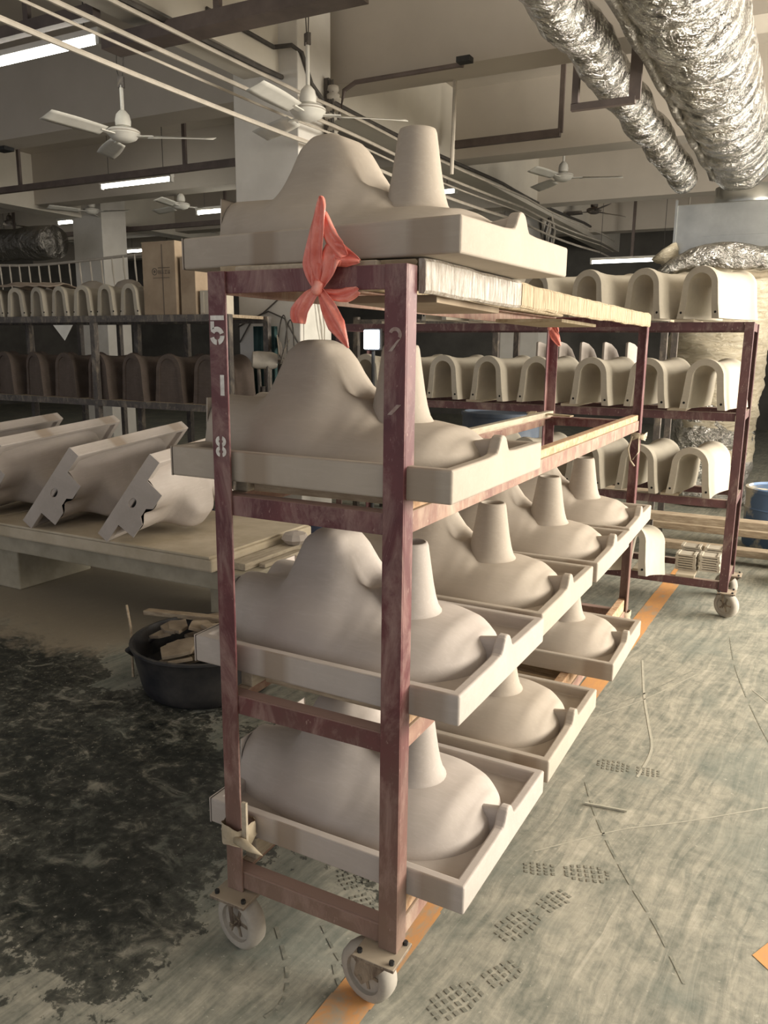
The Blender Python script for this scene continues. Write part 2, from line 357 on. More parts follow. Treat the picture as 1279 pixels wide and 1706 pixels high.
# floor paint
nl = 14; ys = [-.75+k*(4.35+.75)/nl for k in range(nl+1)]
g = MB()
for a, b in zip(ys, ys[1:]):
    j = random.uniform(-.003, .003)
    xa = -.102+.035*a; xb = -.102+.035*b
    g.add([(xa-.05+j,a,.0012),(xa+.05+j,a,.0012),(xb+.05+j,b,.0012),(xb-.05+j,b,.0012)], [(0,1,2,3)])
g.build('floor_line', 'line', fl)['label'] = 'worn orange paint line along the aisle'
MB().add([(.70,.575,.0012),(.735,.645,.0012),(1.15,.80,.0012),(1.2,.70,.0012),(.76,.52,.0012)], [(4,3,2,1,0)]).build('floor_line', 'line', fl)
# shoe prints pressed into the dust
def footprint(p0, p1, mat='print_dust'):
    p0 = Vector((*p0, 0)); p1 = Vector((*p1, 0)); d = p1-p0; L = d.length; d.normalize(); s_ = Vector((-d.y, d.x, 0)); m = MB()
    for i in range(13):
        t = (i+.5)/13
        wd = interp([(0,.022),(.12,.034),(.30,.030),(.45,.026),(.68,.046),(.88,.042),(1,.018)], t)
        if .40 < t < .46: continue
        nb = 3 if wd < .03 else 4
        for k in range(nb):
            q = (k+.5)/nb*2-1
            c = p0+d*(t*L)+s_*(q*wd*.92+random.uniform(-.002,.002))
            m.obox(c+Vector((0,0,.0010)), d+s_*random.uniform(-.3,.3), s_, (0,0,1), L/13*.24, wd/nb*.58, .0004)
    m.build('footprint', mat, fl)
for a, b in (((.091,.63),(.325,.715)), ((.235,.585),(.125,.33)), ((.20,.27),(.072,.03)), ((-.36,.38),(-.17,.21)), ((-.60,.30),(-.80,.42)), ((.36,1.36),(.14,1.33)), ((-.42,.52),(-.26,.36))): footprint(a, b)
def track(pts, wd, mat, dash=0):
    m = MB(); wd *= .6; P = [Vector((x, y, .0010)) for x, y in pts]; Q = []
    for i in range(len(P)-1):
        a = P[max(i-1,0)]; b = P[i]; c = P[i+1]; e = P[min(i+2,len(P)-1)]
        for k in range(8):
            t = k/8; Q.append(.5*((2*b)+(c-a)*t+(2*a-5*b+4*c-e)*t*t+(3*b-a-3*c+e)*t**3))
    Q.append(P[-1])
    for i in range(len(Q)-1):
        d = (Q[i+1]-Q[i]).normalized(); s_ = Vector((-d.y, d.x, 0))*wd*.5
        if dash and i % dash == 0: continue
        m.add([Q[i]-s_, Q[i+1]-s_, Q[i+1]+s_, Q[i]+s_], [(0,1,2,3)])
    m.build('tyre_track', mat, fl)
track([(.134,1.192),(.20,1.03),(.276,.878),(.37,.72),(.468,.572),(.564,.398)], .014, 'track_dark', 5)
track([(.108,2.418),(.19,2.0),(.25,1.75),(.30,1.523),(.29,1.3)], .016, 'track_pale')
track([(.02,1.70),(.10,1.86),(.20,2.06),(.34,2.40)], .012, 'track_dark')
track([(.03,1.66),(.12,1.82),(.22,2.02),(.36,2.36)], .008, 'track_pale')
track([(-.40,.10),(-.28,-.02),(-.24,-.12),(-.30,-.24)], .016, 'track_dark', 3)
track([(-.20,.06),(-.14,.00),(-.05,-.02)], .015, 'track_dark', 4)
track([(-.30,.16),(-.20,.08),(-.12,.04)], .012, 'track_dark', 3)
track([(.10,.72),(.30,.95),(.50,1.12),(.9,1.5)], .008, 'track_pale')
track([(.45,3.0),(.52,2.5),(.66,1.9),(.85,1.3)], .010, 'track_dark', 6)
track([(.60,2.3),(.80,2.0),(1.05,1.75)], .008, 'track_pale')
tag(MB().bar((.17,1.04,.005),(.30,1.06,.005),.007,.006).build('straw', 'track_pale'), 'thin pale straw lying on the floor beside the trolley', 'straw')

# ------------------------------------------------------------------ trolleys
W_, L_, ZT, ZM, ZL, ZB, ZP = .470, 2.545, 1.62, 1.143, .667, .203, .150
SZ = .046; TH = .006
def angle_post(m, x, y, dx, dy, z0, z1):
    # corner at (x, y); legs run towards dx and dy
    xs = sorted((x, x+dx*SZ)); y2 = sorted((y, y+dy*TH)); m.box(xs[0], xs[1], y2[0], y2[1], z0, z1)
    x2 = sorted((x, x+dx*TH)); ys = sorted((y+dy*TH, y+dy*SZ)); m.box(x2[0], x2[1], ys[0], ys[1], z0, z1)
def caster(parent, x, y, ax, trail=.03):
    # swivel caster: plate, fork, wheel with tyre and hub; ax = axle direction
    c = empty('caster', (x, y, 0)); c.parent = parent
    ax = Vector((ax[0], ax[1], 0)).normalized(); f = Vector((-ax.y, ax.x, 0))
    p = MB().box(-.052, .052, -.050, .045, .1415, .1495)
    p.build('caster_plate', 'caster', c, bevel=.002)
    for i in (-1, 1):
        for j in (-1, 1): MB().cyl((i*.040, j*.034, .136), (i*.040, j*.034, .158), .006, n=6).build('bolt', 'black', c)
    k = f*.022; fk = MB().lathe([(.030,.1385),(.034,.1395),(.034,.1412)], n=16)
    for s_ in (-1, 1):
        o = ax*s_*.0300
        g_ = -trail/.03; poly = [(-.028*g_,.138),(.034*g_,.138),(.044*g_,.072),(.026*g_,.056),(.002*g_,.090)]
        fk.prism(poly, -.002, .002, lambda a, b, d, o=o: Vector((0,0,b))+f*a+ax*d+o)
    fk.build('fork', 'caster', c)
    wc = -f*trail+Vector((0,0,.072))
    MB().lathe([(.048,-.022),(.059,-.0255),(.069,-.018),(.072,0),(.069,.018),(.059,.0255),(.048,.022)], wc, ax, 28, False).build('tyre', 'rubber', c, smooth=True)
    hub = MB().lathe([(.0,-.012),(.046,-.013),(.048,-.022),(.048,.022),(.046,.013),(.0,.012)], wc, ax, 24, False)
    hub.build('hub', 'rubber', c)
    sp = MB().lathe([(.013,-.018),(.013,.018)], wc, ax, 14)
    for q in range(5):
        a = 2*PI*q/5; e = f*math.cos(a)+Vector((0,0,math.sin(a)))
        sp.obox(wc+e*.024, e, ax, e.cross(ax), .014, .0150, .004)
    sp.build('wheel_spoke', 'caster', c)
    MB().cyl(wc-ax*.035, wc+ax*.035, .006, n=8).build('axle_bolt', 'caster', c)
def trolley(loc, rz, mat, axle, label, group, smat=None):
    r = empty('rack_trolley', loc, (0,0,rz)); tag(r, label, 'trolley', group)
    for x, y, dx, dy in ((0,0,-1,1), (-W_,0,1,1), (0,L_,-1,-1), (-W_,L_,1,-1)):
        m = MB(); angle_post(m, x, y, dx, dy, ZP, ZT); m.build('post', mat, r, bevel=.001, seg=1)
    e = .0005
    for z in (ZT, ZM, ZL, ZB):
        for y, s_ in ((0,1), (L_,-1)):
            m = MB(); ya = y+s_*(TH+e); yb = ya+s_*TH; yc = ya+s_*.040
            m.box(-W_+TH+e, -TH-e, min(ya,yb), max(ya,yb), z-.045, z).box(-W_+TH+e, -TH-e, min(yb,yc), max(yb,yc), z-TH, z)
            m.build('cross_rail', mat, r, bevel=.001, seg=1)
        for x, s_ in ((0,-1), (-W_,1)):
            m = MB(); xa = x+s_*(TH+e); xb = xa+s_*TH; xc = xa+s_*.036
            m.box(min(xa,xb), max(xa,xb), SZ+.002, L_-SZ-.002, z-.045, z).box(min(xb,xc), max(xb,xc), SZ+.002, L_-SZ-.002, z-TH, z)
            m.build('side_rail', smat or mat, r, bevel=.001, seg=1)
    for x, y, tr in ((-.036,.004,.040), (-W_+.03,.006,-.008), (-.03,L_-.028,.03), (-W_+.03,L_-.028,.03)): caster(r, x, y, axle, tr)
    return r
T1 = trolley((0,0,0), 0, 'maroon', (-.20,-.98), 'near maroon angle-iron trolley stencilled 518, loaded with wash basins', 'rack trolleys', 'rail')
T2 = trolley((.40,3.75,0), PI/2, 'maroon_far', (-.84,.53), 'maroon trolley farther back carrying rows of arched pedestals', 'rack trolleys')
# dusty battens the basins stand on, fixed to the side rails
for z0, z1, ymax in ((ZM, 1.170, L_-.02), (ZL, .703, L_-.02), (ZB, .262, L_-.02)):
    for x in (-W_+.012, -.046):
        MB().box(x, x+.034, .06, ymax, z0+.0005, z1).build('side_batten', 'wood_orange' if x > -.1 else 'wood_dusty', T1, bevel=.003)
for z, yy in ((ZM, (.08,.17,.30,.42)), (ZL, (.10,.30,.55,.78,1.1,1.4,1.7,2.0,2.3)), (ZB, (.55, 1.30, 1.5))):
    for k, y in enumerate(yy):
        MB().obox((-W_/2, y+.04, z+.010), (1,random.uniform(-.05,.05),0), (0,1,0), (0,0,1), W_/2-.055, .042, .0085).build('shelf_board', 'wood_dusty' if k % 2 else 'wood', T1, bevel=.002)
for z, yy in ((ZT, (.3,.9,1.5,2.1)), (ZM, (.3,.9,1.5,2.1)), (ZL, (.3,.9,1.5,2.1)), (ZB, (.18,.42,.75,1.2,1.7,2.2))):
    for k, y in enumerate(yy):
        MB().box(-W_+.006, -.006, y, y+.10, z+.0008, z+.016).build('shelf_board', 'wood_dusty', T2, bevel=.002)
# stencilled figures 5 1 8 on the left post, worn 2 on the right one
PL = [c for c in kids(T1) if c.name.startswith('post')]
def stencil(shapes, x, z, sc, mat):
    parent = PL[1] if x < -.2 else PL[0]
    m = MB()
    for poly in shapes: m.prism(poly, -.0003, -.0012, lambda a, b, d: (x+a*sc, d, z+b*sc))
    o = m.build('stencil_figure', mat, parent); o['label'] = 'white stencilled figure on the maroon post'; return o
def arcband(cx, cz, r0, r1, a0, a1, n=10):
    o = [(cx+r1*math.cos(a0+(a1-a0)*k/n), cz+r1*math.sin(a0+(a1-a0)*k/n)) for k in range(n+1)]
    i = [(cx+r0*math.cos(a1+(a0-a1)*k/n), cz+r0*math.sin(a1+(a0-a1)*k/n)) for k in range(n+1)]
    return o+i
R_ = math.radians
five = [[(-.30,1.0),(.30,1.0),(.30,.84),(-.30,.84)], [(-.30,.80),(-.14,.80),(-.14,.56),(-.30,.50)], arcband(-.02,.30,.14,.32,R_(150),R_(20)), arcband(-.02,.30,.14,.32,R_(0),R_(-75)), arcband(-.02,.30,.14,.32,R_(-95),R_(-165))]
one = [[(-.10,1.0),(.14,1.0),(.14,0),(-.10,0)]]
eight = [arcband(-.06,.75,.07,.25,R_(100),R_(262)), arcband(.06,.75,.07,.25,R_(80),R_(-82)), arcband(-.06,.26,.07,.25,R_(98),R_(262)), arcband(.06,.26,.07,.25,R_(82),R_(-82))]
two = [arcband(0,.72,.14,.28,R_(160),R_(-30)), [(.24,.58),(.10,.52),(-.28,.10),(-.12,.10)]]
stencil(five, -.4465, 1.470, .060, 'stencil'); stencil(one, -.4385, 1.362, .044, 'stencil'); stencil(eight, -.4465, 1.228, .046, 'stencil')
stencil(two, -.022, 1.455, .05, 'stencil_worn'); stencil([[(-.3,0),(.1,.4),(.3,.4),(-.1,0)]], -.022, 1.34, .05, 'stencil_worn')

# ------------------------------------------------------------------ wash basins
BL, BD = .705, .560   # length (along local x), depth (local y)
def basin_meshes():
    hy = BD/2
    wl = .026; RT = .068; FLR = .034
    def bz(y): return RT+.036*math.exp(-(y/.030)**4)*(1-.25*(y/.03)**2 if abs(y) < .03 else .75)+.006*math.exp(-(y/.07)**2)
    yb = [-hy+wl]+[-.09+.18*k/24 for k in range(25)]+[hy-wl]
    def loop(x0, x1, y0, y1, fz):
        return [(x0,y0,fz(None)),(x1,y0,fz(None))]+[(x1,y,fz(y)) for y in yb[1:-1]]+[(x1,y1,fz(None)),(x0,y1,fz(None))]
    tz = lambda y: RT if y is None else bz(y)
    tray = MB().ring_tube([loop(0,BL,-hy,hy,lambda y: 0.0), loop(0,BL,-hy,hy,tz), loop(wl,BL-wl,-hy+wl,hy-wl,tz), loop(wl,BL-wl,-hy+wl,hy-wl,lambda y: FLR)])
    tray_me = tray.mesh('basin_rim')
    Hd = [(0,.150),(.10,.146),(.20,.130),(.30,.114),(.40,.106),(.50,.104),(.58,.094),(.63,.070),(.655,.044),(.668,.0)]
    Wd = [(0,.165),(.10,.19),(.20,.215),(.32,.228),(.42,.229)]
    Ad = [(.112,0),(.134,.012),(.150,.050),(.164,.100),(.180,.136),(.204,.154),(.245,.161),(.275,.156),(.295,.138),(.317,.105),(.338,.078),(.367,.055),(.41,.022),(.44,0)]
    def w(x):
        if x <= .42: return interp(Wd, x)
        q = min(1, (x-.42)/.249); return .229*max(0, 1-q**2.4)**(1/2.1)
    def h(x, v, t):
        p = lerp(5.0, 2.3, min(1, x/.35)); b = interp(Hd, x)*max(0, 1-abs(t)**p)**(1/2.0)
        hump = interp(Ad, x)/(1+(abs(v)/.106)**5)
        hollow = .045*math.exp(-((x-.335)/.030)**2-((v+.012)/.045)**2)
        back = .030*math.exp(-(v/.035)**2)*max(0, 1-x/.11)
        return FLR-.006+max(b+hump-hollow-back, 0)
    us = []
    for k in range(58): us.append(.60*k/57)
    for k in range(1, 15): us.append(.60+.068*math.sin(k/14*PI/2))
    ts = [math.sin(PI/2*(-1+2*k/52)) for k in range(53)]
    bowl = MB().grid(lambda x, t: (x, w(x)*t, h(x, w(x)*t, t)), us, ts)
    # little drip ridge joining the bowl to the rim
    bowl.grid(lambda x, t: (x, .034*t, FLR-.008+(.062+.016*(x-.60)/.09)/(1+(abs(t)*.034/.017)**5)), [.600+.088*k/10 for k in range(11)], [-1+2*k/20 for k in range(21)])
    bowl_me = bowl.mesh('bowl', True)
    spout = MB().lathe([(.094,.118),(.080,.128),(.071,.142),(.064,.165),(.057,.200),(.050,.245),(.043,.292),(.040,.300),(.035,.302),(.030,.298),(.028,.20)], (.448,0,0), n=32, caps=False)
    spout_me = spout.mesh('drain_spout', True)
    plug = MB().lathe([(.0001,.21),(.0285,.21),(.0285,.205)], (.448,0,0), n=20).mesh('drain_hole')
    # back panel with its tap hole
    out = [(-hy,0),(hy,0),(hy,RT),(.155,RT),(.150,.172),(.055,.172),(.028,.142),(-.028,.142),(-.055,.172),(-.150,.172),(-.155,RT),(-hy,RT)]
    cz = .066
    def hit(a):
        dx, dz = math.cos(a), math.sin(a); best = 9
        for (x0,z0),(x1,z1) in zip(out, out[1:]+out[:1]):
            ex, ez = x1-x0, z1-z0; det = dx*ez-dz*ex
            if abs(det) < 1e-9: continue
            t = (x0*ez-(z0-cz)*ex)/det; s_ = (x0*dz-(z0-cz)*dx)/det
            if t > 1e-6 and -1e-6 <= s_ <= 1+1e-6: best = min(best, t)
        return dx*best, cz+dz*best
    angs = sorted([2*PI*k/72 for k in range(72)]+[math.atan2(z-cz, x) % (2*PI) for x, z in out])
    o2 = [hit(a) for a in angs]; h2 = [(.030*math.cos(a), cz+.020*math.sin(a)) for a in angs]
    bp = MB(); X = -.003
    bp.ring_tube([[(.0006,y,z) for y,z in o2], [(X,y,z) for y,z in o2], [(X,y,z) for y,z in h2], [(.015,y,z) for y,z in h2]], caps=False)
    panel = bp.mesh('back_panel')
    hole = MB().add([(.006,y,z) for y,z in h2], [tuple(range(len(h2)))]).mesh('tap_hole')
    return tray_me, bowl_me, spout_me, plug, panel, hole
BM = basin_meshes()
def make_basin(mat, label, group, loc, rz=0, rot=None):
    r = empty('wash_basin', loc, (0,0,rz)); tag(r, label, 'basin', group)
    made = {}
    if rot is not None: r.rotation_euler = rot
    for nm, me, bev, mt in (('rim', BM[0], .0055, mat+'_rim'), ('bowl', BM[1], 0, mat), ('drain_spout', BM[2], 0, mat), ('drain_hole', BM[3], 0, 'hole'), ('back_panel', BM[4], 0, mat), ('tap_hole', BM[5], 0, 'hole')):
        key = nm+'_'+mt
        if key not in BMC:
            m2 = me.copy(); m2.materials.append(M[mt]); BMC[key] = m2
        nd = place(nm, BMC[key], made.get({'drain_hole':'drain_spout','tap_hole':'back_panel'}.get(nm), r), bev, 3); made[nm] = nd
    return r
BMC = {}
yo = BD/2
make_basin('clay', 'beige clay wash basin lying alone on top of the near trolley', 'wash basins on the near trolley', (-.588, .085+yo, 1.6365), R_(-4.5))
make_basin('clay', 'beige clay wash basin alone on the upper shelf under the top basin', 'wash basins on the near trolley', (-.605, .018+yo, 1.172), R_(-.5))
for k, (y, x, l) in enumerate(((.052, -.585, 'front basin of the four on the middle shelf of the near trolley'), (.625, -.59, 'second basin from the front on the middle shelf of the near trolley'),
                    (1.215, -.585, 'third basin from the front on the middle shelf of the near trolley'), (1.800, -.60, 'rearmost basin of the four on the middle shelf of the near trolley'))):
    make_basin('clay_grey' if k == 0 else 'clay', 'grey-beige clay '+l, 'wash basins on the near trolley', (x, y+yo, .705), R_(-1+.7*k))
for k, (y, x, l) in enumerate(((.062, -.565, 'front basin of the three on the lowest shelf of the near trolley'), (.665, -.56, 'middle basin of the three on the lowest shelf of the near trolley'), (1.46, -.555, 'rear basin of the three on the lowest shelf of the near trolley'))):
    make_basin('clay_grey' if k == 0 else 'clay', 'grey-beige clay '+l, 'wash basins on the near trolley', (x, y+yo, .264), R_(-1.0+.6*k))

# ------------------------------------------------------------------ padding strips along the trolley top
def padding(name, x0, x1, y0, y1, z0, z1, mat, label, amp, cat='padding'):
    m = MB(); ny = int((y1-y0)/.0075); rings = []
    for i in range(ny+1):
        y = y0+(y1-y0)*i/ny; q = []
        base = [(x0,z0),(x1-.004,z0),(x1,z0+.006),(x1,lerp(z0,z1,.25)),(x1,lerp(z0,z1,.5)),(x1,lerp(z0,z1,.75)),(x1,z1-.006),(x1-.004,z1),((x0+x1)/2,z1),(x0,z1)]
        rib = random.uniform(-1,1)
        for a, b in base:
            n = noise.noise(Vector((a*9, y*11, b*9)))*amp*1.5
            q.append((a+(rib*amp*.55 if a >= x1-.003 else 0)+n*.6, y, b+n*.8+(noise.noise(Vector((y*5, b*30, 3)))*amp)))
        rings.append(q)
    m.ring_tube(rings)
    o = m.build(name, mat); return tag(o, label, cat, 'card padding on the trolley top')
padding('padding_strip', .0012, .016, .050, .62, ZT-.052, ZT+.014, 'film', 'film-wrapped corrugated card strip under the right side of the top basin', .0024)
padding('padding_strip', .0012, .014, .63, 1.62, ZT-.050, ZT+.010, 'corr', 'long torn corrugated card strip on the trolley top edge', .0026)
padding('padding_strip', .0012, .015, 1.63, 2.485, ZT-.048, ZT+.010, 'corr', 'frayed corrugated card strip at the far end of the trolley top', .0032)
padding('padding_strip', -W_-.005, -W_+.08, .050, 2.48, ZT+.001, ZT+.015, 'corr', 'thin card strip along the left top edge of the near trolley', .0008)
padding('padding_strip', -.085, -.002, .050, 2.48, ZT+.001, ZT+.013, 'corr', 'thin card strip lying on the right top rail of the near trolley', .0008)
tag(MB().obox((-.14,.42,1.5665),(1,.1,0),(-.1,1,0),(0,0,1),.10,.26,.008).build('card_sheet', 'cardboard', bevel=.002), 'flat card sheet hanging under the top rail near the front', 'cardboard')
tag(MB().obox((-.24,1.75,1.567),(1,.05,0),(-.05,1,0),(0,0,1),.12,.32,.006).build('card_sheet', 'corr', bevel=.002), 'torn card sheet under the far part of the trolley top', 'cardboard')
tag(MB().box(-W_+.05,-.08,.03,.60,ZT-.002,ZT+.012).build('top_board', 'wood_dusty', bevel=.003), 'dusty board bridging the trolley top under the highest basin', 'board')

# ------------------------------------------------------------------ red ribbons and rags
def strip(m, pts, wds, nrm=(0,-1,0), fold=.006, seed=0):
    P = [Vector(p) for p in pts]; Q = []; Wq = []
    for i in range(len(P)-1):
        a = P[max(i-1,0)]; b = P[i]; c = P[i+1]; e = P[min(i+2,len(P)-1)]
        for k in range(6):
            t = k/6; Q.append(.5*((2*b)+(c-a)*t+(2*a-5*b+4*c-e)*t*t+(3*b-a-3*c+e)*t**3)); Wq.append(lerp(wds[i], wds[i+1], t))
    Q.append(P[-1]); Wq.append(wds[-1]); N = Vector(nrm)
    def pt(i, s_):
        d = (Q[min(i+1,len(Q)-1)]-Q[max(i-1,0)]).normalized(); sd = d.cross(N).normalized()
        f = math.sin(s_*5+i*.25+seed)*fold*(.3+.7*min(1, Wq[i]/.03))
        return Q[i]+sd*s_*Wq[i]+N*f
    m.grid(lambda i, s_: pt(i, s_), range(len(Q)), [-1+2*k/10 for k in range(11)])
def ribbon(name, label, o, segs, sc=1, mat='ribbon', nrm=(0,-1,0)):
    r = empty(name, o); tag(r, label, 'ribbon', 'red ribbons tied to the near trolley')
    for k, (pn, pts, wds) in enumerate(segs):
        m = MB(); strip(m, [(x*sc, y*sc, z*sc) for x, y, z in pts], [q*sc*.86 for q in wds], nrm, .008*sc, k*1.7)
        ob = m.build(pn, mat, r, smooth=True); sd = ob.modifiers.new('solid', 'SOLIDIFY'); sd.thickness = .0012
    kn = MB(); rings = []
    kn.lathe([(.003,-.014),(.009,-.011),(.012,-.004),(.010,.004),(.012,.010),(.008,.014),(.003,.016)], (0,-.006,0), (.3,.2,1), 12)
    kn.v = [tuple(c*sc for c in v) for v in kn.v]
    kn.build('knot', mat, r, smooth=True); return r
ribbon('red_ribbon', 'red plastic ribbon knotted around the front top rail', (-.182, -.014, 1.578), [
    ('loop', [(0,0,0),(-.010,-.006,.045),(.004,-.014,.105),(.012,-.012,.150),(.008,-.006,.168)], [.010,.026,.022,.013,.002]),
    ('loop', [(0,0,0),(.022,-.004,.030),(.030,.002,.062),(.058,.010,.056),(.078,.022,.050)], [.008,.020,.030,.020,.004]),
    ('loop', [(.016,-.006,.14),(.028,-.008,.10),(.040,-.002,.075),(.050,.004,.055)], [.003,.018,.022,.016]),
    ('tail', [(0,0,0),(-.020,-.008,-.018),(-.040,-.010,-.045),(-.044,-.006,-.066)], [.008,.020,.022,.014]),
    ('tail', [(0,0,0),(.022,-.008,-.030),(.046,-.012,-.070),(.070,-.008,-.112)], [.007,.016,.020,.002]),
    ('tail', [(0,.004,-.005),(.030,.008,-.012),(.056,.012,-.012),(.080,.014,-.004)], [.006,.012,.015,.008]),
    ('rail_band', [(-.004,-.004,-.006),(-.004,-.006,.018),(-.003,-.004,.044),(-.002,.006,.050)], [.011,.012,.012,.011])])
ribbon('red_ribbon', 'small red ribbon hanging from the far left post of the near trolley', (-.452, L_-.055, 1.57), [
    ('tail', [(0,0,.02),(.012,-.006,-.010),(.030,-.010,-.045),(.052,-.006,-.085)], [.010,.022,.024,.008]),
    ('tail', [(0,0,.0),(.022,-.004,.012),(.040,-.006,-.02)], [.008,.014,.006])])
def wrapband(name, c, r, h, mat, label, cat, seed=0, extra=None):
    m = MB(); rings = []
    for i in range(9):
        z = h*(i/8-.5); rings.append([(c[0]+math.cos(2*PI*k/20)*(r*(1+.22*noise.noise(Vector((math.cos(2*PI*k/20)*2, math.sin(2*PI*k/20)*2, z*40+seed))))), c[1]+math.sin(2*PI*k/20)*(r*(1+.2*noise.noise(Vector((k*.7, i*.8, seed))))), c[2]+z+.006*math.sin(k*.9+i)) for k in range(20)])
    m.ring_tube(rings, caps=False)
    if extra: extra(m)
    return tag(m.build(name, mat, smooth=True), label, cat)
wrapband('rag_binding', (-W_+.022,.022,.305), .040, .05, 'rag', 'dusty rag bound around the foot of the left front post', 'rag', 1, lambda m: m.tube([(-.43,-.01,.30),(-.40,-.02,.305),(-.375,-.022,.300),(-.345,-.02,.292)], [.010,.011,.008,.001], 8))
tag(MB().box(-W_+.052,-W_+.066,-.004,.004,.285,.40).build('wood_splint', 'wood_dusty', bevel=.001), 'short upright splint bound to the left front post', 'stick')
wrapband('rag_binding', (-.015,L_-.018,.178), .033, .05, 'rag', 'frayed rag around the foot of the far right post', 'rag', 5)
wrapband('string_binding', (-.008,L_-.02,1.07), .036, .03, 'rag', 'pale string tied at the far right post by the upper rail', 'string', 8, lambda m: (m.tube([(-.03,L_-.055,1.07),(-.045,L_-.06,1.01),(-.03,L_-.06,.955),(-.01,L_-.06,.93)], .004, 6), m.tube([(0,L_-.06,1.07),(.005,L_-.06,1.0),(-.02,L_-.06,.96)], .003, 6)))
tag(MB().bar((-.52,2.42,1.165),(-.30,2.40,1.158),.05,.006).bar((-.50,2.44,1.168),(-.44,2.15,1.16),.03,.004).build('card_scrap', 'corr'), 'torn card scrap on the upper shelf by the far left post', 'cardboard')

# ------------------------------------------------------------------ arched pedestals (half columns)
def arch_profile(hw, ht, splay, n=18):
    pts = [(-hw-splay, 0.0), (-hw-splay*.45, ht*.28)]
    zc = ht-hw
    for k in range(n+1):
        a = PI-PI*k/n; pts.append((hw*math.cos(a), zc+hw*math.sin(a)))
    return pts+[(hw+splay*.45, ht*.28), (hw+splay, 0.0)]
def pedestal_mesh(ln, hw, ht, closed=False, th=.034):
    st = [(0,1.0),(.015,1.02),(.035,1.0),(.055,.95),(.12,.875),(.20,.86),(.27,.91),(.312,.955),(.322,1.02),(.345,1.03),(.352,1.01)]
    m = MB(); rings = []
    for y, s_ in st:
        out = arch_profile(hw*s_, ht*(.55+.45*s_), .022*s_)
        inn = arch_profile((hw-th)*s_, (ht-th)*(.55+.45*s_), .016*s_)
        Y = y/.352*ln
        rings.append([(x, Y, z) for x, z in out]+[(x, Y, z) for x, z in reversed(inn)])
    m.ring_tube(rings, True)
    if closed:
        p = arch_profile(hw*.985, ht*.99, .02); m.prism(p, .008, .03, lambda a, b, d: (a, d, b))
    me = m.mesh('arch_body', True); me.set_sharp_from_angle(angle=R_(42)); return me
PED = pedestal_mesh(.41, .099, .268); PED.materials.append(M['clay_white'])
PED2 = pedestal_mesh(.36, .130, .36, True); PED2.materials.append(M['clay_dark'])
PED3 = pedestal_mesh(.30, .085, .235); PED3.materials.append(M['clay_white'])
HOLE = MB().lathe([(.0001,0),(.0065,0),(.0065,.004)], (0,0,0), (0,1,0), 12).mesh('fixing_hole'); HOLE.materials.append(M['hole'])
def pedestal(me, loc, rz, label, group, hole=True, name='arched_pedestal'):
    r = empty(name, loc, (0,0,rz)); tag(r, label, 'pedestal', group); place('arch_body', me, r)
    if hole:
        for s_ in (-1, 1):
            h = place('fixing_hole', HOLE, r); h.location = (s_*.098, -.0012, .032)
    return r
for tier, z, xs in (('top', ZT+.0165, (.12,-.165,-.46,-.77,-1.08,-1.40)), ('middle', ZM+.0165, (.185,-.11,-.425,-.74,-1.05,-1.335,-1.62,-1.90)), ('lower', ZL+.0165, (.155,-.13,-.44,-.78,-1.10,-1.42,-1.74))):
    for k, x in enumerate(xs):
        pedestal(PED, (x+random.uniform(-.008,.008), 3.225+random.uniform(-.012,.012), z), R_({'top': -26, 'middle': -13, 'lower': -13}[tier]+random.uniform(-3,3)),
                 'white clay arched pedestal, %s from the right on the %s shelf of the far trolley' % (ORD[k], tier), 'arched pedestals on the far trolley')
lp = pedestal(PED, (.0, 2.93, .225), 0, 'arched pedestal tipped against the front of the far trolley near its foot', 'arched pedestals on the far trolley')
lp.rotation_euler = (R_(-12), R_(0), R_(-6)); lp.location = (-.095, 2.86, .300)
# kiln supports stacked on the low shelf
KS = MB().box(-.055,.055,-.05,.05,0,.009).box(-.055,-.040,-.05,.05,.009,.0135).box(.040,.055,-.05,.05,.009,.0135).mesh('kiln_bat'); KS.materials.append(M['clay_white'])
for s_, (x, y, n) in enumerate(((.155,3.44,7), (.285,3.46,7), (.165,3.60,8), (.29,3.615,8))):
    for k in range(n):
        o = place('kiln_bat', KS); o.location = (x+random.uniform(-.004,.004), y+random.uniform(-.004,.004), ZB+.0162+k*.0138); o.rotation_euler = (0,0,random.uniform(-.05,.05))
        tag(o, 'ridged clay bat, number %s up in the %s stack on the far trolley' % (('one','two','three','four','five','six','seven','eight')[k], ('front left','front right','back left','back right')[s_]), 'kiln bat', 'kiln bats stacked on the far trolley')
# ------------------------------------------------------------------ rack behind the far trolley with little cones and upright panels
def back_rack(loc, w_, d_, h_, levels, label, mat='steel_dark'):
    r = empty('storage_rack', loc); tag(r, label, 'rack', 'storage racks')
    nx = max(2, int(round(w_/1.3))+1)
    for i in range(nx):
        for y in (0, d_): MB().box(i*w_/(nx-1)-.022, i*w_/(nx-1)+.022, y-.022, y+.022, 0, h_).build('post', mat, r)
    for z in levels:
        for y in (0, d_): MB().box(-.02, w_+.02, y-.026, y+.026, z-.05, z-.0005).build('beam', mat, r)
        nb = int(w_/.32)
        for i in range(nb): MB().box(i*w_/nb+.01, (i+1)*w_/nb-.01, .03, d_-.03, z-.022, z).build('shelf_board', 'wood', r)
    return r
back_rack((-2.75,4.62,0), 2.5, .5, 1.72, (.45,1.20,1.70), 'dark steel rack standing behind the far trolley')
def cone_piece(loc, label):
    r = empty('drain_fitting', loc); tag(r, label, 'fitting', 'clay pieces on the rack behind')
    MB().lathe([(.0,.0),(.11,0),(.125,.02),(.10,.075),(.06,.10),(.0,.11)], n=20).build('bowl', 'clay_grey', r, smooth=True)
    for x in (-.045, .045): MB().lathe([(.040,.08),(.032,.12),(.026,.18),(.022,.185),(.018,.18)], (x,0,0), n=14).build('neck', 'clay_grey', r, smooth=True)
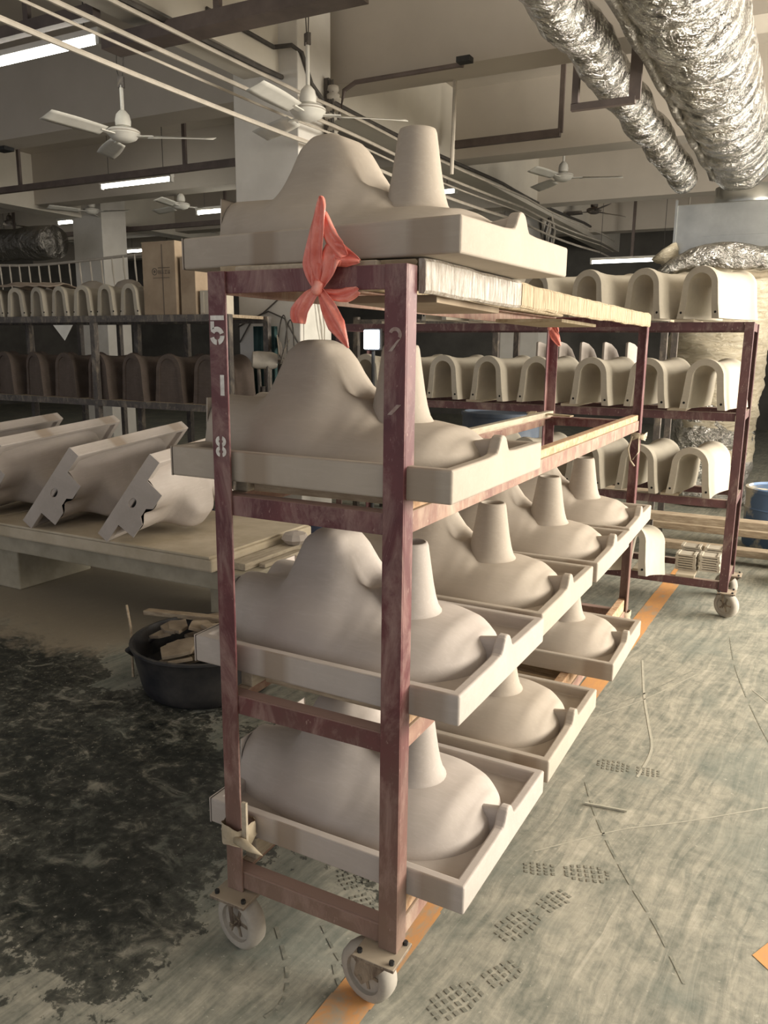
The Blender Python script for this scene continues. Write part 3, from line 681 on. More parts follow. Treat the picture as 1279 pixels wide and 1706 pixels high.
for k, x in enumerate((-2.05,-1.72,-1.40)): cone_piece((x,4.85,1.202), 'small twin-necked clay piece, %s from the left on the rack behind the arches' % ORD[k])
def fin(loc, rz, label):
    m = MB(); n = 14
    prof = [(-.11,0),(.11,0)]+[(.11*math.cos(PI*.5*k/n)-.0*k, .05+.25*math.sin(PI*.5*k/n)) for k in range(n+1)]+[(-.11,.05+.25)]
    prof = [(-.11,0),(.11,0),(.11,.04),(.10,.12),(.075,.20),(.03,.27),(-.03,.31),(-.09,.325),(-.11,.32)]
    m.prism(prof, -.012, .012, lambda a, b, d: (a, d, b)); o = m.build('curved_panel', 'clay_grey', bevel=.006); o.location = loc; o.rotation_euler = (0,0,rz)
    tag(o, label, 'panel', 'upright clay panels on the rack behind')
for k, x in enumerate((-1.16,-.99,-.82,-.65,-.48)): fin((x,4.85,1.2035), R_(62), 'thin curved clay panel standing upright, %s from the left behind the arches' % ORD[k])
for k, (x, y, z, a) in enumerate(((-2.45,4.8,1.203,.2),(-2.30,4.95,1.203,.8),(-2.4,4.8,.453,.1),(-2.05,4.75,.453,.5),(-1.75,4.8,.453,1.1),(-2.2,4.98,.453,.3))):
    o = MB().box(-.11,.11,-.07,.07,0,.10).box(-.06,.06,-.07,.07,.10,.14).build('plaster_block', 'clay_grey', bevel=.006); o.location = (x,y,z); o.rotation_euler = (0,0,a)
    tag(o, 'off-white stepped plaster block, %s of those on the rack behind' % ORD[k], 'block', 'plaster blocks on the rack behind')
def drum(loc, r, h, mat, label):
    e = empty('drum', loc); tag(e, label, 'drum')
    MB().lathe([(.0,0),(r*.97,0),(r,.02),(r,h*.30),(r*1.03,h*.32),(r,h*.34),(r,h*.64),(r*1.03,h*.66),(r,h*.68),(r,h-.02)], n=32).build('drum_body', mat, e, smooth=True, auto=35)
    MB().lathe([(r*.9,h-.03),(r*1.035,h-.025),(r*1.035,h),(r*.95,h+.005),(r*.92,h-.012),(0,h-.012)], n=32).build('lid', mat, e, smooth=True, auto=35)
drum((-1.28,4.18,0), .28, 1.02, 'blue', 'tall dark blue plastic drum behind the far trolley')
drum((.62,5.15,.04), .27, .44, 'barrel', 'scuffed blue and white barrel at the right behind the far trolley')
for k, (x0, x1, y, z) in enumerate(((-.9,1.6,4.35,.30),(-1.0,1.5,4.75,.16),(-.2,1.4,4.55,.06))):
    tag(MB().box(x0,x1,y,y+.12,z,z+.05).build('timber_rail', 'wood', bevel=.004), 'long dusty timber lying behind the far trolley, %s one' % ('highest','middle','lowest')[k], 'timber', 'timbers behind the far trolley')
for k, (x, y, h) in enumerate(((-.8,4.41,.30),(.9,4.41,.30),(1.35,4.41,.30),(-.7,4.81,.16),(.8,4.81,.16),(0.1,4.61,.06))):
    tag(MB().box(x-.06,x+.06,y-.05,y+.05,0,h-.001).build('timber_block', 'wood_dusty', bevel=.004), 'squat timber block carrying the long timbers, %s from the front' % ORD[k], 'block', 'blocks under the timbers')
tag(MB().lathe([(0,0),(.10,.005),(.16,.06),(.17,.13),(.13,.20),(.07,.24),(.05,.27),(0,.275)], (.88,4.20,0), n=20).build('sack', 'rag', smooth=True), 'small pale sack on the floor under the barrel', 'sack')
# ------------------------------------------------------------------ wrapped riser, hood and foil ducts at the right
def lumpy(m, path, rad, n=40, amp=.05, freq=2.2, ribs=0, seed=0, squash=(1,1)):
    path = [Vector(p) for p in path]; rings = []
    for i, p in enumerate(path):
        d = (path[min(i+1,len(path)-1)]-path[max(i-1,0)]).normalized(); a = Vector((0,0,1)) if abs(d.z) < .9 else Vector((1,0,0))
        e = d.cross(a).normalized(); g_ = e.cross(d); rr = rad[i] if hasattr(rad,'__len__') else rad; q = []
        for k in range(n):
            c, s_ = math.cos(2*PI*k/n), math.sin(2*PI*k/n)
            w1 = noise.noise(Vector((c*freq+seed, s_*freq, i*.30)))+.6*noise.noise(Vector((c*freq*2.6, s_*freq*2.6+seed, i*.75)))
            rb = ribs*(1 if i % 8 < 6 else -1.6) if ribs else 0
            q.append(p+(e*c*squash[0]+g_*s_*squash[1])*(rr*(1+amp*w1+rb)))
        rings.append(q)
    m.ring_tube(rings)
DX, DZ, DR = -.02, 3.09, .255
m = MB(); lumpy(m, [(DX, y*.055-1.2, DZ+.008*math.sin(y*.4)) for y in range(0, 140)], [DR*(1+.025*math.sin(k*.78)+.02*noise.noise(Vector((k*.21,0,4)))) for k in range(140)], 44, .045, 2.4, .016, 3)
big = empty('foil_duct', (0,0,0)); tag(big, 'huge crumpled silver foil duct along the ceiling at the right', 'duct', 'foil ducts')
m.build('foil_sleeve', 'foil', big, smooth=True)
m = MB(); lumpy(m, [(DX-.185, y*.11-1.2, DZ-.195+.01*math.sin(y)) for y in range(0, 68)], .026, 10, .25, 2, 0, 8)
m.build('foil_seam', 'foil_dull', big, smooth=True)
m = MB(); sd = [(-.435+.010*math.sin(y*.33), y*.05-1.2, 2.92+.010*math.sin(y*.5)) for y in range(0, 150)]
lumpy(m, sd, [.112*(1+.09*math.sin(k*.62)*noise.noise(Vector((k*.1,2,2)))+.05*noise.noise(Vector((k*.33,1,9)))) for k in range(150)], 30, .07, 2.2, .02, 11)
tag(m.build('foil_pipe', 'foil', smooth=True), 'slimmer foil-wrapped pipe running beside the huge duct', 'duct', 'foil ducts')
bk = empty('duct_hanger', (0,0,0)); tag(bk, 'square steel hanger carrying the slim foil pipe', 'bracket')
MB().bar((-.60,3.25,2.775),(-.60,3.25,3.12),.035,.035).build('hanger_post', 'brown_steel', bk)
MB().bar((-.62,3.25,2.76),(-.28,3.25,2.76),.035,.035).build('hanger_bar', 'brown_steel', bk)
MB().bar((-.285,3.25,2.76),(-.285,3.25,3.46),.06,.02).build('hanger_post', 'brown_steel', bk)
MB().bar((-.60,3.25,3.10),(-.60,3.25,ZC),.02,.02).build('hanger_rod', 'brown_steel', bk)
hd = empty('extract_hood', (.0,7.0,0)); tag(hd, 'galvanised sheet hood box under the end of the foil duct', 'hood')
MB().box(-.53,.75,-.42,.5,2.24,2.76).build('hood_box', 'galv', hd, bevel=.006)
MB().box(-.545,-.525,-.435,-.415,2.24,2.80).build('corner_flange', 'galv', hd)
MB().box(-.3,.6,-.427,-.42,2.48,2.492).build('seam', 'galv', hd)
MB().lathe([(.29,2.73),(.29,3.0)], (-.02,.35,0), n=28).build('collar', 'galv', hd, smooth=True)
wp = empty('wrapped_riser', (-.10,7.0,0)); tag(wp, 'fat riser duct wrapped in dirty plastic and foil behind the far trolley', 'duct')
m = MB(); nz = 60; R0 = [(0,.36),(.3,.37),(.6,.36),(1.0,.40),(1.5,.44),(1.8,.46),(2.0,.46),(2.12,.50),(2.26,.58)]
zs = [.40+1.835*k/nz for k in range(nz+1)]
lumpy(m, [(.02*math.sin(z*3), 0, z) for z in zs], [interp(R0, z) for z in zs], 44, .07, 1.6, 0, 21)
m.build('plastic_wrap', 'wrap', wp, smooth=True)
m = MB(); lumpy(m, [(.0,0,.02+.046*k) for k in range(22)], [.38+.01*math.sin(k) for k in range(22)], 40, .06, 2.4, 0, 5); m.build('foil_base', 'foil', wp, smooth=True)
m = MB(); lumpy(m, [(-.55+.06*k, -.50-.06*math.sin(k*.25), 2.15+.012*k+.07*math.sin(k*.28)) for k in range(22)], [.03+.08*math.sin(PI*k/21) for k in range(22)], 20, .25, 2.2, 0, 31); m.build('foil_swag', 'foil', wp, smooth=True)
m = MB(); lumpy(m, [(-.38-.014*k, -.46, 2.18+.020*k) for k in range(10)], [.03+.011*k for k in range(10)], 16, .2, 2, 0, 41); m.build('wrap_ear', 'wrap', wp, smooth=True)
m = MB(); lumpy(m, [(-.42+.05*k, -.50, 2.13-.012*math.sin(k)) for k in range(24)], .028, 10, .25, 2, 0, 43); m.build('tie_band', 'rag', wp, smooth=True)
sh = back_rack((.75,6.2,0), 1.6, .5, 2.0, (.5,1.0,1.5), 'grey steel shelving at the right edge beyond the wrapped riser')

# ------------------------------------------------------------------ bench at the left with leaning basins
bn = empty('work_bench', (0,0,0)); tag(bn, 'low concrete bench with thick boards along the left', 'bench')
MB().box(-7.2,-1.62,1.60,2.42,.275,.378).build('bench_slab', 'slab', bn, bevel=.008)
for x in (-3.65,-5.6,-1.95): MB().box(x,x+.22,1.70,2.25,.0,.2745).build('pier', 'slab', bn, bevel=.01)
for x0, x1 in ((-7.1,-5.3),(-5.29,-3.50),(-3.49,-1.80)):
    MB().box(x0,x1,1.545,2.44,.3785,.447).build('bench_board', 'board', bn, bevel=.012)
    MB().box(x0+.01,x1-.01,1.540,2.435,.4475,.4615).build('thin_board', 'board', bn, bevel=.004)
for k, (p0, p1, wd, ht) in enumerate((((-1.735,1.66,.397),(-1.725,2.30,.397),.10,.036), ((-1.65,1.75,.3895),(-1.645,2.10,.3895),.04,.02))):
    tag(MB().bar(p0,p1,wd,ht).build('loose_board', 'wood_dusty', bevel=.004), ('wide' if k == 0 else 'narrow')+' loose board on the free right end of the bench', 'board', 'loose boards on the bench')
for k, (x, y) in enumerate(((-1.60,2.24),(-1.70,2.12))):
    m = MB(); m.lathe([(0,0),(.05,.004),(.075,.03),(.06,.06),(.02,.072),(0,.07)], (0,0,0), n=10); o = m.build('clay_lump', 'clay_grey', smooth=False); o.location = (x,y,.417 if k else .401); o.rotation_euler = (0,0,k*1.3)
    tag(o, 'lump of clay on the end of the bench, %s one' % ('rear','front')[k], 'lump', 'clay lumps on the bench')
A = Vector((-.176,.982,.045)).normalized(); YD = Vector((.625,.06,.78)); YD = (YD-A*YD.dot(A)).normalized(); ZD = A.cross(YD)
def leaning(px, py, label, tl=0, stretch=1.56):
    q = Matrix.Rotation(tl, 3, A); yd = q @ YD; zd = q @ ZD
    r = make_basin('clay_grey', label, 'basins leaning on the bench', (0,0,0))
    mx = Matrix(((A.x*stretch,yd.x,zd.x,px),(A.y*stretch,yd.y,zd.y,py),(A.z*stretch,yd.z,zd.z,0),(0,0,0,1)))
    low = 9   # rest the lowest point on the boards
    for me in (BM[0], BM[1], BM[2]):
        for v in me.vertices: low = min(low, (mx @ v.co).z)
    mx[2][3] = .4625-low; r.matrix_world = mx; return r
for k, x in enumerate((-2.345,-2.935,-3.52,-4.11)):
    leaning(x, 1.53+.015*(k % 2), 'long grey clay basin leaning on its side on the bench, %s from the trolley' % ORD[k], R_((0,1.5,-1,1)[k]))

# ------------------------------------------------------------------ tub of clay scraps
tb = empty('scrap_tub', (-1.53,1.18,0)); tag(tb, 'black rubber tub of clay scraps on the floor under the bench edge', 'tub')
MB().lathe([(0,0),(.25,0),(.275,.02),(.285,.06),(.30,.13),(.315,.205),(.325,.215),(.325,.225),(.312,.226),(.300,.20),(.285,.10),(0,.08)], n=40).build('tub_body', 'tub', tb, smooth=True, auto=40)
for s_ in (-1, 1): MB().tube([(s_*.26*math.cos(.35)-.02+q[0], -.10+q[1], q[2]) for q in ((-.05*0,-.06,.19),(-.06*1,-.05,.15),(-.085,0,.11),(-.06,.05,.14),(0,.06,.19))] if s_ < 0 else [(.30,-.06,.20),(.35,-.05,.16),(.365,0,.12),(.35,.05,.16),(.30,.06,.20)], .011, 8).build('handle', 'tub', tb, smooth=True)
for k in range(26):
    a = random.uniform(0,2*PI); q = .215*math.sqrt(random.random()); m = MB()
    n = random.randint(5,7); poly = [(random.uniform(.05,.10)*math.cos(2*PI*j/n), random.uniform(.04,.08)*math.sin(2*PI*j/n)) for j in range(n)]
    m.prism(poly, -.008, .008, lambda x, y, d: (x, y, d)); o = m.build('clay_scrap', 'scrap', bevel=.003)
    o.location = (-1.53+q*math.cos(a), 1.18+q*math.sin(a), .185+.0026*k); o.rotation_euler = (random.uniform(-.28,.28), random.uniform(-.28,.28), random.uniform(0,6))
    tag(o, 'flat broken piece of dried clay in the black tub', 'clay scrap', 'clay scraps in the tub')
tag(MB().bar((-2.02,1.32,.215),(-1.36,1.35,.262),.045,.022).build('wood_batten', 'wood', bevel=.003), 'long dusty batten lying across the scrap tub', 'batten')
tag(MB().bar((-1.62,1.50,.245),(-1.30,1.36,.262),.16,.006).build('plastic_sheet', 'blue', bevel=.001), 'blue-grey plastic sheet lying over the back of the tub', 'sheet')
tag(MB().tube([(-1.98,1.16,.30),(-1.93,1.13,.21),(-1.90,1.10,.14),(-1.88,1.08,.0)], .006, 6).build('bent_wire', 'wood'), 'bent stick leaning against the left side of the tub', 'stick')

# ------------------------------------------------------------------ dim rack at the left with shade-darkened arched pieces
back_rack((-9.6,3.20,0), 6.62, .46, 1.68, (.46,1.045,1.69), 'long dark rack in the dim left part of the hall')
k = 0
for x in [-3.22-.372*i for i in range(12)]:
    pedestal(PED2, (x, 3.236, 1.0455), R_(random.uniform(-14,-4)), 'shade-darkened arched clay piece with closed end, %s from the column on the dim rack' % (ORD[k] if k < 10 else ('eleventh','twelfth','thirteenth')[k-10]), 'dark arches on the dim rack', False, 'arched_piece'); k += 1
k = 0
for x in (-3.92,-4.17,-4.42,-4.68,-4.94,-5.20,-5.46):
    pedestal(PED3, (x-.02, 3.22, 1.6905), R_(random.uniform(-9,3)), 'small white arched pedestal, %s from the carton on top of the dim rack' % ORD[k], 'white arches on the dim rack', True); k += 1
def dome(loc, sx, sy, sz, mat, label):
    m = MB(); m.lathe([(1,0),(.99,.25),(.93,.5),(.78,.75),(.5,.93),(.2,.99),(0,1)], n=24); m.v = [(a*sx,b*sy,c*sz) for a,b,c in m.v]
    o = m.build('bowl_blank', mat, smooth=True); o.location = loc; tag(o, label, 'bowl', 'bowls behind the white arches')
for k, x in enumerate((-4.35,-4.82,-5.29,-5.76)): dome((x-.3,3.95+.45,1.7205), .22, .16, .36, 'clay', 'rounded clay bowl upside down, %s from the carton behind the small arches' % ORD[k])
back_rack((-9.5,4.15,0), 5.3, .5, 1.70, (.5,1.1,1.72), 'second dark rack behind the dim rack on the left')
m = MB(); m.grid(lambda u, v: (-5.52+u*.75, 3.20+v*.40, 1.975+.03*noise.noise(Vector((u*5,v*4,1)))-.02*u*u-.03*abs(v-.5)*2), [i/24 for i in range(25)], [i/14 for i in range(15)])
o = m.build('brown_cloth', 'mat_brown', smooth=True); o.modifiers.new('s','SOLIDIFY').thickness = .006
tag(o, 'crumpled brown cloth thrown over the white arches on the dim rack', 'cloth')
bx = empty('carton', (-3.55,3.22,1.6905)); tag(bx, 'tall brown cardboard carton with printed logo on the dim rack', 'carton')
cbody = MB().box(-.235,.085,0,.30,0,.52).build('carton_body', 'cardboard', bx, bevel=.004)
MB().box(-.236,.086,-.0012,.301,.51,.522).build('carton_flap', 'cardboard', bx)
MB().box(-.042,-.034,-.0016,.0,0,.50).build('carton_seam', 'print', bx)
lg = MB(); lg.prism(arcband(-.115,.31,.020,.026,0,2*PI-.001,20), -.0002, -.0014, lambda a, b, d: (a,d,b)); lg.prism([(-.122,.30),(-.108,.30),(-.104,.315),(-.115,.322),(-.126,.315)], -.0002, -.0014, lambda a, b, d: (a,d,b))
def glyph(m, x, z, s_, kind):
    st = {'cai':[(-.4,.9,.4,.9),(-.3,.62,.3,.62),(-.45,.35,.45,.35),(0,.35,0,0),(-.05,.3,-.4,.02),(.05,.3,.4,.02)], 'hui':[(-.42,1,-.42,.05),(.42,1,.42,.05),(-.42,1,.42,1),(-.42,.05,.42,.05),(-.2,.68,.2,.68),(-.2,.35,.2,.35),(-.2,.68,-.2,.35),(.2,.68,.2,.35)],
          'wei':[(-.4,.95,.35,.95),(.35,.95,.35,.6),(0,.95,0,.05),(-.45,.05,.45,.05)], 'yu':[(-.3,.95,-.4,.8),(-.3,.6,-.42,.48),(-.2,0,-.42,.3),(.15,.98,0,.7),(.15,.98,.42,.7),(.12,.66,.12,.42),(0,.42,.3,.42),(0,.42,0,.05),(.3,.42,.3,.05),(0,.05,.3,.05)]}[kind]
    for x0, z0, x1, z1 in st:
        d = Vector((x1-x0, z1-z0)); n = Vector((-d.y, d.x)).normalized()*.07; q = [(x0+n.x,z0+n.y),(x0-n.x,z0-n.y),(x1-n.x,z1-n.y),(x1+n.x,z1+n.y)]
        m.prism(q, -.0002, -.0014, lambda a, b, d_: (x+a*s_, d_, z+b*s_))
for i, kd in enumerate(('hui','cai','wei','yu')): glyph(lg, -.068+.030*i, .293, .026, kd)
for i in range(12): lg.box(-.08+.0095*i, -.08+.0095*i+.006, -.0014, -.0002, .332, .339)
for i in range(14): lg.box(-.13+.0115*i, -.13+.0115*i+.007, -.0014, -.0002, .262, .268)
lg.build('printed_logo', 'print', cbody)
tag(MB().box(-3.44,-3.30,3.24,3.50,1.6905,2.10).build('carton_narrow', 'cardboard', bevel=.004), 'narrow open carton between the big carton and the column', 'carton')
tag(MB().box(-3.28,-3.10,3.26,3.42,1.6905,1.86).box(-3.27,-3.24,3.255,3.26,1.70,1.85).build('slotted_block', 'clay_white', bevel=.004), 'pale slotted block at the right end of the dim rack', 'block')
# conveyor rail with hanging rods above the dim rack
cv = empty('conveyor_rail', (0,0,0)); tag(cv, 'overhead conveyor rail with a row of thin hanging rods', 'conveyor')
MB().tube([(-9.5+.3*i, 4.75+.02*math.sin(i), 2.335+.03*math.sin(i*.5)) for i in range(19)], .014, 8).build('rail', 'cable', cv)
for i in range(34):
    x = -9.4+.155*i; MB().tube([(x,4.75,2.34+.03*math.sin((x+9.5)/.3*.5)),(x+.005,4.75,2.22),(x+.03,4.74,2.06)], [.006,.010,.005], 6).build('hanging_rod', 'cable', cv)
m = MB(); lumpy(m, [(-14.5+.12*i, 7.0, 2.92) for i in range(46)], [.23*(1+.03*math.sin(i*.8)) for i in range(46)], 26, .06, 2, .015, 51)
tag(m.build('foil_duct', 'foil_dull', smooth=True), 'dull dusty foil duct far back at the left', 'duct', 'foil ducts')
# dark cloths and sacks under the dim rack
for k, (x, y, s_) in enumerate(((-3.45,3.3,.24),(-4.02,3.35,.24),(-5.0,3.3,.24),(-2.45,3.35,.2))):
    m = MB(); m.lathe([(0,0),(.7,0),(1,.15),(.95,.5),(.6,.8),(.2,.92),(0,.95)], n=20); m.v = [((a+.15*noise.noise(Vector((a*2,b*2,c*2+k))))*s_,b*s_*.7,(c+.1*noise.noise(Vector((a*3,b*3,k))))*s_*1.1) for a,b,c in m.v]
    o = m.build('cloth_bundle', 'navy', smooth=True); o.location = (x,y+.05,.005 if k < 3 else .005); tag(o, 'dark blue cloth bundle under the dim rack, %s from the column' % ('second','third','fourth','nearest')[k], 'bundle', 'cloth bundles under the dim rack')
tag(MB().lathe([(0,0),(.16,0),(.21,.06),(.22,.09),(.20,.085),(.15,.02),(0,.02)], (-2.95,2.75,.0), n=28).build('yellow_basin', 'rag', smooth=True), 'shallow dull yellow bowl on the floor by the dim rack', 'bowl')
for k, (x, dx) in enumerate(((-3.14,.12),(-2.98,.06))):
    m = MB(); m.grid(lambda u, v: (x+u*dx, 3.70-.01*0+.012*math.sin(u*14+k), .9+v*.72), [i/16 for i in range(17)], [i/10 for i in range(11)])
    o = m.build('mesh_cloth', 'green_cloth', smooth=True); o.modifiers.new('s','SOLIDIFY').thickness = .004
    tag(o, 'dark green mesh cloth hanging left of the column, %s strip' % ('wider','narrower')[k], 'cloth', 'green cloths by the column')

# ------------------------------------------------------------------ pedestal fan, column wiring, work lamp
pf = empty('pedestal_fan', (-2.86,3.45,0)); tag(pf, 'dusty industrial pedestal fan in front of the white column', 'fan')
MB().lathe([(0,0),(.15,0),(.16,.02),(.06,.06),(.03,.07)], n=24).build('base', 'steel_dark', pf, smooth=True, auto=40)
MB().cyl((0,0,.06),(0,0,1.18),.020,n=12).build('pole', 'steel_dark', pf)
for s_ in (-1,1): MB().bar((s_*.035,0,1.06),(s_*.045,-.01,1.36),.012,.03,(0,1,0)).build('yoke', 'steel_dark', pf)
AX = Vector((-.75,-.66,.05)).normalized()
MB().lathe([(0,-.10),(.05,-.095),(.062,-.06),(.064,.05),(.058,.085),(.030,.09),(.026,.06),(0,.055)], (0,0,1.37), AX, 24).build('motor', 'rubber', pf, smooth=True, auto=40)
cg = MB()
e1 = AX.cross(Vector((0,0,1))).normalized(); e2 = e1.cross(AX)
fc = Vector((0,0,1.37))-AX*.13
for rr in (.33,.30): cg.tube([fc+(e1*math.cos(2*PI*k/40)+e2*math.sin(2*PI*k/40))*rr-AX*(.0 if rr > .31 else .05) for k in range(41)], .005, 6, False)
cg.build('guard_ring', 'cable_dark', pf)
for a in (0.6, 2.7, 4.8):
    d = e1*math.cos(a)+e2*math.sin(a); n_ = d.cross(AX)
    MB().obox(fc+d*.15, d, n_+AX*.5, AX, .13, .045, .003).build('blade', 'steel_dark', pf)
MB().tube([fc+AX*.09, fc-AX*.02], .014, 8).build('shaft', 'steel_dark', pf)
for k, pts in enumerate(([(-3.34,3.775,1.62),(-3.1,3.775,1.72),(-2.9,3.775,1.86),(-2.772,3.775,2.02)], [(-3.33,3.775,1.50),(-3.2,3.775,1.68),(-3.05,3.775,1.735),(-2.90,3.775,1.68),(-2.78,3.775,1.50),(-2.755,3.80,1.36)])):
    tag(MB().tube(pts, .006, 6).build('wall_cable', 'cable_dark'), ('straight' if k == 0 else 'looping')+' dark cable across the front of the white column', 'cable', 'cables on the column')
for k in range(2):
    tag(MB().tube([(-2.745,4.00+.05*k,2.2),(-2.735,3.98+.06*k,1.8),(-2.72,4.02+.04*k,1.62),(-2.74,4.06+.03*k,1.50),(-2.74,4.04,1.2)], .005, 6).build('power_flex', 'cable'), 'pale cord hanging on the lit side of the column, %s one' % ('left','right')[k], 'cord', 'cords on the column')
sw = empty('switch_gear', (-2.74,4.15,0)); tag(sw, 'insulators and cable clamps on the right side of the column', 'insulator')
for k, z in enumerate((2.86,3.0,3.14,3.28)): MB().lathe([(.02,0),(.045,.012),(.05,.04),(.03,.055),(.045,.07),(.04,.10),(.015,.11)], (.03+.02*(k % 2),0,z), n=14).build('insulator', 'rubber', sw, smooth=True)
MB().bar((.0,0,2.8),(.0,0,3.44),.04,.03,(0,1,0)).build('bracket', 'steel_dark', sw)
for k in range(3): MB().tube([(.02+.02*k,-.02,3.42),(.03+.02*k,-.03,3.1),(.025+.02*k,-.03,2.7),(.02,-.03,2.3)], .007, 6).build('riser_cable', 'cable_dark', sw)
wlm = empty('work_lamp', (-1.77,3.10,1.518)); tag(wlm, 'glaring white LED work lamp behind the near trolley', 'lamp')
MB().box(-.062,.062,-.0,.03,-.068,.068).build('housing', 'black', wlm, bevel=.006); MB().box(-.052,.052,-.012,-.001,-.058,.058).build('led_panel', 'led', wlm, bevel=.012, seg=3)
MB().cyl((0,.02,-.06),(0,.02,-1.50),.012,n=8).build('stand_pole', 'black', wlm); MB().lathe([(0,-1.518),(.10,-1.518),(.095,-1.50),(0,-1.49)], n=16).build('stand_base', 'black', wlm)

# ------------------------------------------------------------------ ceiling: cables, channels, rods, fans, lamps
for k, (x, z0, r, mt) in enumerate(((-2.60,2.885,.014,'cable'),(-2.63,2.902,.010,'tape'),(-2.60,3.06,.013,'cable'),(-2.585,3.18,.012,'cable'),(-2.90,3.375,.018,'cable_dark'),(-2.60,3.00,.008,'cable'))):
    pts = [(x+.01*math.sin(i*.7), -3+.5*i, z0-.035*math.sin(((-3+.5*i) % 4.2)/4.2*PI)+(.0 if i < 13 else .01*(i-13))) for i in range(34)]
    tag(MB().tube(pts, r, 6).build('overhead_cable', mt), ('lowest pale cable','thin pinkish cable','middle pale cable','upper pale cable','dark cable under the long beam','thin slack cable')[k]+' strung along past the column', 'cable', 'overhead cables')
tag(MB().tube([(-2.75,4.33,3.20),(-2.7,4.33,3.40),(-2.6,4.33,3.445),(-1.75,4.33,3.445),(-1.72,4.33,3.44)], .018, 8).build('conduit', 'brown_steel'), 'dark conduit running right from the column under the beam', 'conduit')
tag(MB().tube([(-2.92,3.0,3.55),(-2.92,3.72,3.55),(-2.80,3.77,3.56),(-2.75,3.82,3.52),(-2.752,3.95,3.35),(-2.75,4.1,3.28)], .016, 8).build('conduit', 'cable_dark'), 'dark conduit bending around the top of the column', 'conduit')
def channel(p0, p1, hangs, label, zc=ZC, wd=.06, ht=.07):
    r = empty('hung_channel', (0,0,0)); tag(r, label, 'channel', 'steel channels hung from the ceiling')
    MB().bar(p0, p1, wd, ht).build('channel_bar', 'brown_steel', r)
    for h in hangs: MB().bar((h[0],h[1],p0[2]), (h[0],h[1],zc), .045, .03, (0,1,0)).build('hanger', 'brown_steel', r)
channel((-12,5.75,3.36), (-3.5,5.75,3.36), ((-5.55,5.75),(-8.2,5.75),(-11,5.75)), 'long brown steel channel hung in the dim left bay')
channel((-2.75,6.62,3.50), (-1.66,6.62,3.50), ((-1.66,6.62),), 'brown steel channel hung beside the white fan')
channel((-3.2,10.9,3.62), (-1.9,10.9,3.62), ((-1.92,10.9),), 'farther brown channel behind the white fan')
channel((-14,8.6,3.30), (-5.2,8.6,3.30), ((-7.3,8.6),(-9.8,8.6),(-12,8.6)), 'farther channel in the dim left bay')
channel((-3.4,2.65,3.30), (-1.6,2.65,3.30), ((-2.55,2.65),), 'near dark channel crossing above the column cables', wd=.16, ht=.08)
channel((-8,2.45,3.42), (-3.3,2.45,3.42), ((-3.9,2.45),(-6.5,2.45)), 'near dark channel at the upper left carrying the bright tube')
channel((-2.2,12.6,2.95), (-.6,12.6,2.95), ((-.62,12.6),(-2.1,12.6)), 'lowest far channel at the back right')
tag(MB().cyl((-1.93,4.66,2.79),(-1.91,4.66,ZC),.016,n=8).build('hanging_rod', 'cable'), 'straight pale rod hanging right of the highest basin', 'rod')
tag(MB().cyl((-1.10,11.4,2.78),(-1.10,11.4,ZC),.014,n=8).build('hanging_rod', 'cable'), 'thin rod holding the far right tube light', 'rod')
def tube_light(p0, p1, label, zc):
    r = empty('tube_light', (0,0,0)); tag(r, label, 'tube light', 'fluorescent tube lights')
    p0 = Vector(p0); p1 = Vector(p1); d = (p1-p0).normalized()
    bt = MB().bar(p0+Vector((0,0,.045)), p1+Vector((0,0,.045)), .06, .035).build('batten', 'white_metal', r)
    MB().cyl(p0+d*.03, p1-d*.03, .021, n=12).build('tube', 'tube', r)
    for q in (p0, p1-d*.03): MB().bar(q, q+d*.03, .04, .06).build('end_cap', 'white_metal', r)
    for t in (.12,.88):
        q = p0.lerp(p1, t); MB().cyl(q+Vector((0,0,.06)), (q.x,q.y,zc), .004, n=6).build('suspension', 'cable_dark', bt)
tube_light((-4.62,2.60,3.33),(-3.43,2.60,3.33), 'bright near tube light at the upper left corner', ZC)
tube_light((-7.22,6.12,3.36),(-6.07,6.12,3.36), 'tube light below the long brown channel at left', ZC)
tube_light((-10.36,8.14,3.40),(-9.25,8.14,3.40), 'yellowish tube light in front of the far left column', ZC)
tube_light((-6.95,7.55,3.25),(-5.80,7.55,3.25), 'tube light whose end shows left of the highest basin', ZC)
tube_light((-11.6,10.85,3.30),(-10.4,10.85,3.30), 'smallest tube light, lowest above the carton', ZC)
tube_light((-13.2,8.5,3.36),(-12.0,8.5,3.36), 'tube light end at the far left edge', ZC)
tube_light((-2.49,11.45,2.80),(-1.27,11.45,2.80), 'tube light low at the back right over the arches', ZC)
tube_light((-4.75,8.6,3.45),(-3.55,8.6,3.45), 'tube light seen between hump and spout of the highest basin', ZC)
tube_light((-5.2,12.1,3.50),(-4.0,12.1,3.50), 'small tube light just right of the highest spout', ZC)
FB = None
